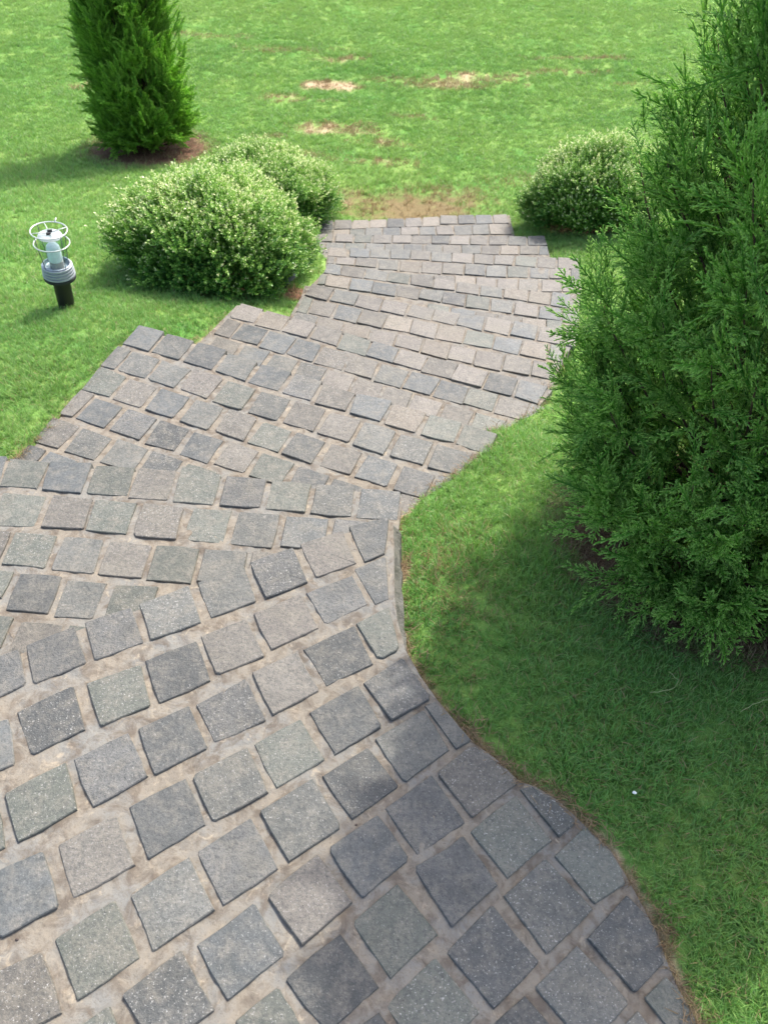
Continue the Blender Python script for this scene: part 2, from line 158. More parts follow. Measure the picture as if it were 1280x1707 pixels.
# ------------------------------------------------------------------ materials
class N:
    def __init__(self, name):
        self.m = bpy.data.materials.new(name); self.m.use_nodes = True
        self.t = self.m.node_tree; self.t.nodes.clear()
    def n(self, typ, **kw):
        nd = self.t.nodes.new(typ)
        for k, v in kw.items():
            if k == 'inp':
                for kk, vv in v.items():
                    if isinstance(vv, bpy.types.NodeSocket): self.t.links.new(vv, nd.inputs[kk])
                    else: nd.inputs[kk].default_value = vv
            else: setattr(nd, k, v)
        return nd
    def mix(self, f, a, b, mode='MIX'):
        nd = self.n('ShaderNodeMix', data_type='RGBA', blend_type=mode)
        for s, v in ((nd.inputs[0], f), (nd.inputs[6], a), (nd.inputs[7], b)):
            if isinstance(v, bpy.types.NodeSocket): self.t.links.new(v, s)
            else: s.default_value = v if not isinstance(v, tuple) or len(v) == 4 else (*v, 1)
        return nd.outputs[2]
    def ramp(self, f, stops):
        nd = self.n('ShaderNodeValToRGB'); self.t.links.new(f, nd.inputs[0]); e = nd.color_ramp.elements
        while len(e) < len(stops): e.new(0.5)
        for el, (p, c) in zip(e, stops):
            el.position = p; el.color = (c, c, c, 1) if not isinstance(c, tuple) else (*c, 1)
        return nd.outputs[0]
    def math(self, op, a, b=0.0, c=0.0):
        nd = self.n('ShaderNodeMath', operation=op)
        for s, v in zip(nd.inputs, (a, b, c)):
            if isinstance(v, bpy.types.NodeSocket): self.t.links.new(v, s)
            else: s.default_value = v
        return nd.outputs[0]
    def noise(self, vec, scale, detail=4, rough=.55, dist=0):
        nd = self.n('ShaderNodeTexNoise', inp={'Scale': scale, 'Detail': detail, 'Roughness': rough, 'Distortion': dist})
        if vec is not None: self.t.links.new(vec, nd.inputs['Vector'])
        return nd.outputs[0]
    def out(self, sh):
        o = self.n('ShaderNodeOutputMaterial'); self.t.links.new(sh, o.inputs[0]); return self.m

def offset_pos(g):
    """world position shifted by a random amount per object"""
    pos = g.n('ShaderNodeNewGeometry').outputs['Position']
    r = g.n('ShaderNodeObjectInfo').outputs['Random']
    comb = g.n('ShaderNodeCombineXYZ', inp={0: g.math('MULTIPLY', r, 37.0), 1: g.math('MULTIPLY', r, 91.0), 2: 0.0})
    a = g.n('ShaderNodeVectorMath', operation='ADD', inp={0: pos, 1: comb.outputs[0]})
    return a.outputs[0], r, pos

def stone_mat(name, col, col2, rough_amt=1.0):
    g = N(name); v, r, pos = offset_pos(g)
    big = g.noise(v, 11, 6, .68, .6)
    c = g.mix(g.ramp(big, [(.38, 0.), (.66, 1.)]), col, col2)
    # brighten / darken each stone a little
    val = g.math('MULTIPLY_ADD', g.math('FRACT', g.math('MULTIPLY', r, 7.13)), .36, .72)
    c = g.mix(1.0, c, g.n('ShaderNodeCombineColor', inp={0: val, 1: val, 2: val}).outputs[0], 'MULTIPLY')
    dusty = g.noise(v, 30, 5, .65)
    c = g.mix(g.ramp(dusty, [(.46, 0.), (.70, .55)]), c, (.205, .185, .150))
    blot = g.noise(v, 19, 6, .7, 1.2)
    c = g.mix(g.ramp(blot, [(.30, .55), (.44, 0.)]), c, (.06, .064, .058))
    c = g.mix(g.ramp(g.noise(pos, 5.5, 5, .6), [(.52, 0.), (.70, .45)]), c, (.17, .155, .120))
    fine = g.noise(v, 330, 3, .7)
    c = g.mix(g.ramp(fine, [(.28, .55), (.46, 0.)]), c, (.035, .037, .036))
    fl = g.ramp(g.noise(v, 235, 2, .8), [(.60, 0.), (.70, 1.)])
    fl = g.math('MULTIPLY', fl, g.math('MULTIPLY_ADD', g.math('FRACT', g.math('MULTIPLY', r, 17.7)), .75, .12))
    c = g.mix(fl, c, (.42, .41, .38))
    med = g.noise(v, 120, 4, .65)
    c = g.mix(g.ramp(med, [(.34, .45), (.52, 0.)]), c, (.05, .053, .05))
    pit = g.n('ShaderNodeTexVoronoi', inp={'Scale': 62.0, 'Vector': v}).outputs['Distance']
    c = g.mix(g.ramp(pit, [(.05, .7), (.10, 0.)]), c, (.03, .03, .03))
    b1 = g.n('ShaderNodeBump', inp={'Strength': .75 * rough_amt, 'Distance': .0026, 'Height': med})
    b2 = g.n('ShaderNodeBump', inp={'Strength': .8 * rough_amt, 'Distance': .0012, 'Height': fine, 'Normal': b1.outputs[0]})
    b3 = g.n('ShaderNodeBump', inp={'Strength': .5, 'Distance': .004, 'Height': g.noise(v, 34, 3, .5), 'Normal': b2.outputs[0]})
    p = g.n('ShaderNodeBsdfPrincipled', inp={'Base Color': c, 'Roughness': .55, 'Normal': b3.outputs[0]})
    p.inputs['Specular IOR Level'].default_value = .30
    return g.out(p.outputs[0])

def mortar_mat():
    g = N('mortar'); pos = g.n('ShaderNodeNewGeometry').outputs['Position']
    a = g.noise(pos, 9, 5, .6, .3); b = g.noise(pos, 26, 6, .65, .6); f = g.noise(pos, 180, 4, .7)
    c = g.mix(g.ramp(a, [(.42, 0.), (.60, 1.)]), (.205, .178, .138), (.182, .176, .156))
    c = g.mix(g.ramp(b, [(.46, 0.), (.62, .8)]), c, (.105, .082, .060))
    c = g.mix(g.ramp(g.noise(pos, 38, 4, .65, .8), [(.58, 0.), (.72, .7)]), c, (.34, .285, .205))
    c = g.mix(g.ramp(f, [(.30, .6), (.46, 0.)]), c, (.10, .08, .06))
    b1 = g.n('ShaderNodeBump', inp={'Strength': .8, 'Distance': .004, 'Height': b})
    b2 = g.n('ShaderNodeBump', inp={'Strength': .7, 'Distance': .0015, 'Height': f, 'Normal': b1.outputs[0]})
    p = g.n('ShaderNodeBsdfPrincipled', inp={'Base Color': c, 'Roughness': .9, 'Normal': b2.outputs[0]})
    return g.out(p.outputs[0])

def rough_mat(name, c1, c2, scale, bump=.5, dist=.004, rough=.9):
    g = N(name); pos = g.n('ShaderNodeNewGeometry').outputs['Position']
    a = g.noise(pos, scale, 6, .65, .3)
    c = g.mix(g.ramp(a, [(.35, 0.), (.65, 1.)]), c1, c2)
    b = g.n('ShaderNodeBump', inp={'Strength': bump, 'Distance': dist, 'Height': g.noise(pos, scale * 6, 5, .7)})
    p = g.n('ShaderNodeBsdfPrincipled', inp={'Base Color': c, 'Roughness': rough, 'Normal': b.outputs[0]})
    return g.out(p.outputs[0])

def plain_mat(name, col, rough=.5, metal=0.0):
    g = N(name)
    pos = g.n('ShaderNodeNewGeometry').outputs['Position']
    c = g.mix(g.ramp(g.noise(pos, 60, 5, .6), [(.35, 0.), (.7, .35)]), col, tuple(x * .6 for x in col))
    p = g.n('ShaderNodeBsdfPrincipled', inp={'Base Color': c, 'Roughness': rough, 'Metallic': metal})
    return g.out(p.outputs[0])

def inst(g, name):
    return g.n('ShaderNodeAttribute', attribute_type='INSTANCER', attribute_name=name).outputs['Fac']

def leaf_shader(g, c, rough=.45, trans=.35, tcol=None, spec=.35):
    p = g.n('ShaderNodeBsdfPrincipled', inp={'Base Color': c, 'Roughness': rough})
    p.inputs['Specular IOR Level'].default_value = spec
    t = g.n('ShaderNodeBsdfTranslucent', inp={'Color': tcol if tcol is not None else c})
    m = g.n('ShaderNodeMixShader', inp={0: trans, 1: p.outputs[0], 2: t.outputs[0]})
    return g.out(m.outputs[0])

def grass_mat():
    g = N('grass_blade'); tint = inst(g, 'tint'); dry = inst(g, 'dry')
    pos = g.n('ShaderNodeTexCoord').outputs['Object']
    z = g.n('ShaderNodeSeparateXYZ', inp={0: pos}).outputs[2]
    bl = g.n('ShaderNodeAttribute', attribute_type='GEOMETRY', attribute_name='blade').outputs['Fac']
    c = g.mix(tint, (.092, .310, .065), (.330, .490, .125))
    c = g.mix(g.ramp(bl, [(.62, 0.), (.92, .55)]), c, (.42, .52, .19))
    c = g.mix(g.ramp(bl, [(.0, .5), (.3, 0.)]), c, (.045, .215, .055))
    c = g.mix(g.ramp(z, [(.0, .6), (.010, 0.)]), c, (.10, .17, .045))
    straw = g.math('GREATER_THAN', g.math('ADD', dry, g.math('MULTIPLY', bl, .42)), .46)
    st = g.math('GREATER_THAN', g.math('ADD', g.math('MULTIPLY', dry, .55), bl), .965)
    both = g.math('MAXIMUM', g.math('MULTIPLY', straw, g.math('GREATER_THAN', dry, .1)), st)
    sc = g.mix(g.math('FRACT', g.math('MULTIPLY', bl, 13.7)), (.46, .36, .19), (.20, .125, .055))
    c = g.mix(both, c, sc)
    tc = g.mix(.35, c, (.32, .60, .05))
    tc = g.mix(both, tc, sc)
    return leaf_shader(g, c, .42, .42, tc, .45)

def juniper_mat(name, c1, c2, c3):
    g = N(name); tint = inst(g, 'tint'); dry = inst(g, 'dry')
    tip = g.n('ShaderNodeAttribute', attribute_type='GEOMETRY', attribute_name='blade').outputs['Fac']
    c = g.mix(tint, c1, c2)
    c = g.mix(g.ramp(tip, [(.45, 0.), (.85, .55), (1., .95)]), c, c3)  # sunlit tips painted in: twig ends coloured brighter than the inner spray
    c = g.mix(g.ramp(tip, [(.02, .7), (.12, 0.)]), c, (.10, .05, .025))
    c = g.mix(g.math('GREATER_THAN', dry, .5), c, (.30, .10, .03))
    return leaf_shader(g, c, .5, .55, None, .3)

def bush_mat():
    g = N('variegated_leaf'); tint = inst(g, 'tint')
    pale = g.n('ShaderNodeAttribute', attribute_type='GEOMETRY', attribute_name='blade').outputs['Fac']
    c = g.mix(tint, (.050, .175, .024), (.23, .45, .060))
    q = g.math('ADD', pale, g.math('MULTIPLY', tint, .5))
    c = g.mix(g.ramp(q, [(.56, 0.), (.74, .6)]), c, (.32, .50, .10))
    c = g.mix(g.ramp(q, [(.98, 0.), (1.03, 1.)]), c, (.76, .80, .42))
    return leaf_shader(g, c, .4, .3, None, .45)

def ground_mat():
    g = N('lawn_soil'); pos = g.n('ShaderNodeNewGeometry').outputs['Position']
    dry = g.n('ShaderNodeAttribute', attribute_type='GEOMETRY', attribute_name='dry').outputs['Fac']
    soil = g.n('ShaderNodeAttribute', attribute_type='GEOMETRY', attribute_name='soil').outputs['Fac']
    a = g.noise(pos, 3, 6, .6); f = g.noise(pos, 150, 5, .75); f2 = g.noise(pos, 420, 3, .7)
    c = g.mix(g.ramp(a, [(.35, 0.), (.65, 1.)]), (.105, .265, .055), (.250, .365, .095))
    c = g.mix(g.ramp(f, [(.35, .5), (.6, 0.)]), c, (.07, .14, .03))
    s = g.mix(g.ramp(f, [(.35, 0.), (.65, 1.)]), (.36, .26, .15), (.55, .43, .28))
    c = g.mix(g.ramp(g.math('ADD', dry, g.math('MULTIPLY_ADD', f2, .5, -.25)), [(.3, 0.), (.6, 1.)]), c, s)
    m = g.mix(g.ramp(f, [(.35, 0.), (.65, 1.)]), (.06, .036, .022), (.27, .150, .095))
    c = g.mix(soil, c, m)
    b = g.n('ShaderNodeBump', inp={'Strength': .9, 'Distance': .008, 'Height': f})
    p = g.n('ShaderNodeBsdfPrincipled', inp={'Base Color': c, 'Roughness': .95, 'Normal': b.outputs[0]})
    p.inputs['Specular IOR Level'].default_value = .1
    return g.out(p.outputs[0])

STONE_M = [
    stone_mat('stone_grey', (.105, .108, .098), (.148, .147, .132)),
    stone_mat('stone_dark', (.078, .081, .078), (.108, .110, .104), 1.3),
    stone_mat('stone_green', (.108, .116, .097), (.148, .152, .128)),
    stone_mat('stone_blue', (.094, .102, .101), (.132, .138, .134), .8),
    stone_mat('stone_brown', (.125, .115, .098), (.160, .148, .128)),
    stone_mat('stone_pink', (.148, .134, .116), (.192, .173, .150)),
    stone_mat('stone_tan', (.190, .165, .130), (.230, .200, .165)),
    stone_mat('stone_flecked', (.104, .105, .100), (.158, .156, .146), 1.6)]
M_mortar = mortar_mat()
M_ground = ground_mat()
M_curb = rough_mat('curb_concrete', (.070, .072, .055), (.185, .18, .155), 30, 1.0, .008)

# ------------------------------------------------------------------ footprint of the stairs, lawn height
slabs = {k: np.array(v, float) / 1000 for k, v in SLABS.items()}
def inside(poly, X, Y):
    c = np.zeros(X.shape, bool); n = len(poly)
    for i in range(n):
        x1, y1 = poly[i]; x2, y2 = poly[(i + 1) % n]
        if y1 == y2: continue
        c ^= ((y1 > Y) != (y2 > Y)) & (X < (x2 - x1) * (Y - y1) / (y2 - y1) + x1)
    return c
def foot_dist(X, Y):
    """>0 outside the paved area (metres), <0 inside"""
    ins = np.zeros(X.shape, bool); d = np.full(X.shape, 9.0)
    for p in slabs.values():
        ins |= inside(p, X, Y)
    for p in slabs.values():
        for i in range(len(p)):
            a = p[i]; b = p[(i + 1) % len(p)]; ab = b - a; L = ab @ ab
            if L < 1e-9: continue
            t = np.clip(((X - a[0]) * ab[0] + (Y - a[1]) * ab[1]) / L, 0, 1)
            d = np.minimum(d, np.hypot(X - a[0] - t * ab[0], Y - a[1] - t * ab[1]))
    return np.where(ins, -d, d)

CTRL = [  # x, y, z of the lawn surface
    # right side, near to far
    (.80, -.6, .0), (.62, .2, .0), (.52, .36, .0), (.44, .55, -.006), (.30, .70, -.012), (.2, .85, -.02), (.12, 1.05, -.045), (.06, 1.25, -.10),
    (.07, 1.42, -.17), (.14, 1.62, -.235), (.27, 1.80, -.262), (.40, 1.98, -.30), (.50, 2.10, -.37), (.62, 2.34, -.43), (.72, 2.5, -.52), (.88, 2.92, -.60), (.93, 3.1, -.66), (.99, 3.45, -.76),
    (1.05, 3.7, -.80), (1.12, 4.0, -.87), (1.02, 4.22, -.93), (.98, 4.5, -1.0), (.85, 4.8, -1.07), (.80, 5.05, -1.14),
    (.5, .95, -.02), (.87, 1.32, -.05), (1.4, 1.3, -.05), (1.2, .2, .0), (1.9, .6, .0), (1.3, 2.0, -.24), (1.6, 3.0, -.55), (1.7, 4.0, -.83), (2.6, 2.0, -.25), (2.8, 4., -.8),
    (1.35, 5.0, -1.02), (2.2, 5.0, -1.05), (.50, 1.5, -.13), (.85, 2.2, -.33),
    # left side
    (-1.22, 1.86, -.265), (-1.14, 2.1, -.275), (-1.07, 2.35, -.285), (-1.0, 2.55, -.31), (-.80, 2.60, -.385), (-.68, 2.8, -.42), (-.63, 2.95, -.47), (-.45, 3.02, -.54), (-.38, 3.3, -.60),
    (-.36, 3.6, -.68), (-.36, 3.9, -.78), (-.38, 4.2, -.86), (-.45, 4.4, -.95), (-.47, 4.65, -1.0), (-.50, 5.0, -1.11),
    (-1.38, 2.84, -.37), (-1.8, 2.0, -.24), (-1.7, 1.2, -.12), (-1.75, .0, .0), (-3., 2.0, -.2), (-2.6, 3.2, -.42), (-1.2, 3.6, -.60), (-1.6, 4.6, -.88), (-.8, 5.2, -1.1),
    (-2.0, 6.5, -1.2), (-4, 4.5, -.75), (-4., 6.5, -1.15),
    (.2, 5.3, -1.22), (.2, 6.0, -1.26), (1.5, 6.2, -1.24), (-1, 7.5, -1.3), (1, 8, -1.3), (-4, 9, -1.28), (4, 8, -1.28), (0, 11, -1.3), (-6, 12, -1.28), (6, 12, -1.28), (0, 14, -1.3),
    (-6, 14, -1.28), (6, 14, -1.28), (5, 5, -1.0), (5, 2, -.2), (-6, 2, -.2), (-6, 5, -.8), (5, -1.5, .05), (-6, -1.5, .05), (.9, -1.5, .01), (-1.9, -1.5, .01)]
CTRL = np.array(CTRL)
def _tps(r2): return np.where(r2 > 1e-12, .5 * r2 * np.log(r2 + 1e-12), 0)
_n = len(CTRL)
_K = _tps(((CTRL[:, None, :2] - CTRL[None, :, :2]) ** 2).sum(-1)) + np.eye(_n) * .002
_Pm = np.c_[np.ones(_n), CTRL[:, :2]]
_A = np.block([[_K, _Pm], [_Pm.T, np.zeros((3, 3))]])
_w = np.linalg.solve(_A, np.r_[CTRL[:, 2], 0, 0, 0])
def lawn_z(X, Y):
    X = np.asarray(X, float); Y = np.asarray(Y, float)
    sh = X.shape; x = np.clip(X, -6, 6).ravel(); y = np.clip(Y, -1.5, 14).ravel(); out = np.empty(len(x))
    for i in range(0, len(x), 20000):
        a = x[i:i + 20000]; b = y[i:i + 20000]
        out[i:i + 20000] = _tps((a[:, None] - CTRL[:, 0]) ** 2 + (b[:, None] - CTRL[:, 1]) ** 2) @ _w[:_n] + _w[_n] + _w[_n + 1] * a + _w[_n + 2] * b
    out = out.reshape(sh)
    far = np.clip((Y - 3) / 5, 0, 1)
    return out + .004 * vnoise(X, Y, .22, 5) + far * (.018 * vnoise(X, Y, .8, 9) + .02 * vnoise(X, Y, 1.9, 4))

TREE_R = (.885, 1.34); TREE_L = (-1.96, 6.38)
BUSHES = [  # cx, cy, semi x, semi y, height, rotation
    (-.85, 3.60, .42, .52, .45, -.15), (-.80, 5.08, .41, .42, .38, 0.), (1.36, 4.98, .40, .36, .47, 0.)]
PATCH = [  # bare patches: x, y, rx, ry, strength
    (.25, 5.50, .55, .24, .5), (.10, 5.36, .42, .12, .4), (.45, 5.85, .34, .20, .4), (.72, 8.40, .40, .16, 1.0), (.50, 8.2, .5, .13, .6), (-.60, 8.20, .30, .10, .95),
    (-.95, 7.8, .22, .10, .95), (-.62, 7.75, .12, .06, .7), (1.75, 8.60, .35, .09, .85), (-.05, 6.75, .24, .12, .75), (-.62, 7.05, .32, .14, .75), (-.25, 6.95, .2, .08, .5),
    (-.15, 6.35, .45, .12, .6), (-.7, 6.4, .3, .12, .45), (-.45, 8.9, .3, .10, .6), (-1.2, 9.2, .5, .12, .35), (-2.9, 8.0, .35, .16, .75), (-2.8, 8.5, .2, .1, .5), (.2, 7.4, .18, .06, .5), (.1, 8.35, .4, .1, .4), (2.0, 9.0, .5, .05, .5),
    (-2.2, 9.6, .6, .1, .35), (.9, 6.0, .5, .15, .3), (1.35, 8.25, .06, .06, .9), (-1.1, 6.8, .2, .1, .4), (2.3, 8.3, .3, .05, .4)]
def masks(X, Y, fd):
    """dry amount (with a painted sunlit strip) and bare soil amount of the lawn"""
    n = fbm(X, Y, .35, 21); n2 = fbm(X, Y, .07, 33)
    dry = np.zeros(X.shape)
    for px, py, rx, ry, s in PATCH:
        d = np.hypot((X - px) / rx, (Y - py) / ry) + .95 * n + .6 * n2
        dry = np.maximum(dry, s * .8 * np.clip(1.35 - d, 0, 1))
    rt = (X > .0) & (Y < 1.3)
    edge = np.clip(1 - fd / (np.where(rt, .034, .010) + .012 * n2), 0, 1)
    dry = np.maximum(dry, edge * .8 * (Y < 3.2))
    # sunlit strip of the lawn shoulder, painted in as pale dry grass
    dry = np.maximum(dry, .20 * np.clip(1.2 - np.hypot((X - .18) / .12, (Y - 1.12) / .32) + n2, 0, 1))
    soil = np.zeros(X.shape)
    for (cx, cy), r in ((TREE_R, .41), (TREE_L, .47)):
        soil = np.maximum(soil, np.clip((r - np.hypot(X - cx, Y - cy) + .05 * n + .03 * n2) / .05, 0, 1))
    for cx, cy, a, b, h, ro in BUSHES:
        soil = np.maximum(soil, .9 * np.clip((.86 - np.hypot((X - cx) / a, (Y - cy) / b) + .1 * n) / .1, 0, 1))
    soil = np.maximum(soil, .75 * np.clip(1.45 - np.hypot((X - .22) / .46, (Y - 5.48) / .26) - .8 * n - .9 * n2, 0, 1))
    soil = np.maximum(soil, np.clip((.10 - np.hypot(X + .44, Y - 3.33) + .03 * n) / .04, 0, 1))
    return dry, soil

def axis(lo, hi, step, far_lo, far_hi):
    a = list(np.arange(lo, hi, step)); s = step; x = a[-1]
    while x < far_hi: s *= 1.12; x += s; a.append(x)
    s = step; x = lo
    while x > far_lo: s *= 1.12; x -= s; a.insert(0, x)
    return np.array(a)
xs = axis(-1.75, 1.6, .022, -60, 60); ys = axis(-.5, 5.6, .022, -25, 90)
GX, GY = np.meshgrid(xs, ys)
fd = foot_dist(GX, GY)
GZ = lawn_z(GX, GY); GZ = np.where(fd < -.026, GZ - .22, np.where(fd < .004, GZ - .030, GZ - .004))
dry, soil = masks(GX, GY, fd)
V = np.stack([GX, GY, GZ], -1).reshape(-1, 3)
ny, nx = GX.shape
idx = np.arange(ny * nx).reshape(ny, nx)
Fq = np.stack([idx[:-1, :-1], idx[:-1, 1:], idx[1:, 1:], idx[1:, :-1]], -1).reshape(-1, 4)
me = np_mesh('ground', V, Fq, M_ground); me.shade_smooth()
for nm, arr in (('dry', dry), ('soil', soil)):
    at = me.attributes.new(nm, 'FLOAT', 'POINT'); at.data.foreach_set('value', arr.ravel().astype(np.float32))
ground = bpy.data.objects.new('ground', me); COL.objects.link(ground); ground['kind'] = 'structure'

# ------------------------------------------------------------------ steps and their stones
def slab_mesh(k, poly):
    z0 = -RISE * k; n = len(poly)
    step = .014 if k < 2 else (.02 if k < 4 else .035)
    lo = poly.min(0); hi = poly.max(0)
    X, Y = np.meshgrid(np.arange(lo[0], hi[0], step), np.arange(lo[1], hi[1], step))
    X = X.ravel() + rng.uniform(-.3, .3, X.size) * step; Y = Y.ravel() + rng.uniform(-.3, .3, Y.size) * step
    keep = inside(poly, X, Y) & ((Y > -.05) if k == 0 else (Y > -9))
    d = np.full(X.shape, 9.)
    for i in range(n):
        a = poly[i]; b = poly[(i + 1) % n]; ab = b - a; L = max(ab @ ab, 1e-9)
        t = np.clip(((X - a[0]) * ab[0] + (Y - a[1]) * ab[1]) / L, 0, 1)
        d = np.minimum(d, np.hypot(X - a[0] - t * ab[0], Y - a[1] - t * ab[1]))
    keep &= d > step * .5
    X = X[keep]; Y = Y[keep]
    pts = [Vector(p) for p in poly] + [Vector((a, b)) for a, b in zip(X, Y)]
    edges = [(i, (i + 1) % n) for i in range(n)]
    vo, eo, fo, ov, oe, of = delaunay_2d_cdt(pts, edges, [list(range(n))], 1, 1e-5)
    P2 = np.array([tuple(v) for v in vo])
    z = z0 - .0050 + .0024 * vnoise(P2[:, 0], P2[:, 1], .03, 3 + k) + .0016 * vnoise(P2[:, 0], P2[:, 1], .012, 8 + k) + .002 * vnoise(P2[:, 0], P2[:, 1], .1, 2)
    verts = [(a, b, c) for (a, b), c in zip(P2, z)]
    faces = [tuple(f) for f in fo]
    # orientation up
    fixed = []
    for f in faces:
        a, b, c = (P2[i] for i in f[:3])
        fixed.append(f if (b[0] - a[0]) * (c[1] - a[1]) - (b[1] - a[1]) * (c[0] - a[0]) > 0 else f[::-1])
    faces = fixed
    # sides
    cnt = {}
    for f in faces:
        for i in range(len(f)):
            cnt[(f[i], f[(i + 1) % len(f)])] = 1
    nb = {}
    for (a, b) in list(cnt):
        if (b, a) not in cnt:
            for i in (a, b):
                if i not in nb:
                    nb[i] = len(verts); verts.append((verts[i][0], verts[i][1], z0 - .34))
            faces.append((b, a, nb[a], nb[b]))
    return verts, faces

def stone_geo(q, depth, n_edge, jit, rnd):
    """bevelled, slightly irregular setting block from its outline (list of xy) around its centre"""
    c = q.mean(0); m = len(q); out = []
    for i in range(m):
        p0 = q[i - 1]; p1 = q[i]; p2 = q[(i + 1) % m]
        a = p0 - p1; b = p2 - p1; la = np.hypot(*a); lb = np.hypot(*b)
        r = min(rnd.uniform(.0008, .003), .3 * la, .3 * lb)
        if rnd.random() < .13: r = min(rnd.uniform(.004, .009), .3 * la, .3 * lb)
        out.append(p1 + a / la * r); out.append(p1 + b / lb * r)
        if n_edge:
            t = rnd.uniform(.35, .65)
            out.append(p1 + b * t)
    out = np.array(out)
    out = out + rnd.normal(0, jit, out.shape)
    out -= c
    L = np.hypot(out[:, 0], out[:, 1])[:, None]
    out = out * (1 + np.minimum(.0027 / np.maximum(L, 1e-4), .1)); L = L + .0027
    inner = out * (1 - np.minimum(.0022 / np.maximum(L, 1e-4), .4))
    n = len(out)
    tz = rnd.normal(0, .0003, n)
    V = [(0, 0, .0003)] + [(x, y, z) for (x, y), z in zip(inner, tz)] + [(x, y, z - .0022) for (x, y), z in zip(out, tz)] + [(x, y, -depth) for x, y in out]
    Fc = []
    for i in range(n):
        j = (i + 1) % n
        Fc.append((0, 1 + j, 1 + i)); Fc.append((1 + i, 1 + j, 1 + n + j, 1 + n + i)); Fc.append((1 + n + i, 1 + n + j, 1 + 2 * n + j, 1 + 2 * n + i))
    return V, Fc

LAB = ['top landing of the stone stairs nearest the viewer, setts fanned diagonally', 'second step down, paved in straight rows of grey setts',
       'wide wedge shaped step with five rows of grey setts', 'fourth step down, two full rows of brownish grey setts', 'fifth step down, narrow at its left end beside the bush',
       'sixth step down, pale dusty setts', 'seventh step down, widest at the right lawn', 'second step from the bottom lawn, pale setts',
       'lowest step of the stairs, bordering the bare lawn patch']
rnd = np.random.default_rng(77)
W8 = {0: [.20, .17, .15, .08, .14, .08, .0, .18], 1: [.26, .06, .34, .08, .1, .04, .0, .12], 2: [.24, .15, .20, .14, .13, .05, .02, .07], 3: [.18, .08, .12, .15, .22, .18, .05, .02]}
WF = [.14, .02, .13, .12, .2, .25, .12, .02]
steps = {}
for k in sorted(STONES):
    V, Fc = slab_mesh(k, slabs[k])
    so = mesh_obj('step', V, Fc, M_mortar); tag(so, LAB[k], None, None, 'structure'); steps[k] = so
    prev = None
    for i, s in enumerate(STONES[k]):
        q = np.array(s, float).reshape(-1, 2) / 1000
        ar = .5 * sum(q[j][0] * q[(j + 1) % len(q)][1] - q[(j + 1) % len(q)][0] * q[j][1] for j in range(len(q)))
        if ar < 0: q = q[::-1]
        q = q[::-1]
        near = k < 3
        Vs, Fs = stone_geo(q, .026, near and len(q) == 4, .0011 if near else .0014, rnd)
        Fs = [f[::-1] for f in Fs] if True else Fs
        c = q.mean(0); dz = rnd.uniform(-.002, .0022)
        w = W8.get(k, WF); mi = rnd.choice(8, p=np.array(w) / sum(w))
        o = mesh_obj('paving_stone', Vs, Fs, STONE_M[mi], so, loc=(c[0], c[1], -RISE * k + dz))
        o.rotation_euler = (rnd.normal(0, .010), rnd.normal(0, .010), 0)
for m in bpy.data.meshes:
    if m.name.startswith('paving_stone'):
        m.update()

# rough concrete curb along the right shoulder of the top landing
cin = [(.006, 1.335), (.010, 1.25), (.012, 1.17), (.014, 1.06), (.020, .985), (.036, .90), (.066, .825)]
co = [(.046, 1.325), (.042, 1.25), (.046, 1.17), (.050, 1.06), (.055, .975), (.064, .885), (.078, .82)]
V = []; Fc = []
nn = 26
for i in range(nn):
    t = i / (nn - 1) * (len(cin) - 1); j = min(int(t), len(cin) - 2); f = t - j
    a = np.array(cin[j]) * (1 - f) + np.array(cin[j + 1]) * f; b = np.array(co[j]) * (1 - f) + np.array(co[j + 1]) * f
    b = b + rnd.normal(0, .0022, 2)
    w = .022 * (1 - i / (nn - 1))
    V += [(a[0] - .012, a[1], -.012 + rnd.normal(0, .001)), ((a[0] + b[0]) / 2, (a[1] + b[1]) / 2, -.016 - w * .4 + rnd.normal(0, .002)), (b[0], b[1], -.020 - w + rnd.normal(0, .003)), (b[0] + .006, b[1], -.22), (a[0] - .012, a[1], -.22)]
for i in range(nn - 1):
    for s in range(5):
        a = i * 5 + s; b = i * 5 + (s + 1) % 5
        Fc.append((a, b, b + 5, a + 5))
Fc += [(0, 1, 2, 3, 4), tuple((nn - 1) * 5 + s for s in (4, 3, 2, 1, 0))]
curb = mesh_obj('curb', V, Fc, M_curb); curb['kind'] = 'structure'

# ------------------------------------------------------------------ scattering by geometry nodes
def template(name, V, Fq, blade, mat):
    me = np_mesh(name, V, Fq, mat)
    at = me.attributes.new('blade', 'FLOAT', 'FACE'); at.data.foreach_set('value', np.asarray(blade, np.float32))
    return bpy.data.objects.new(name, me)      # shape source for one scatter; stays out of the scene

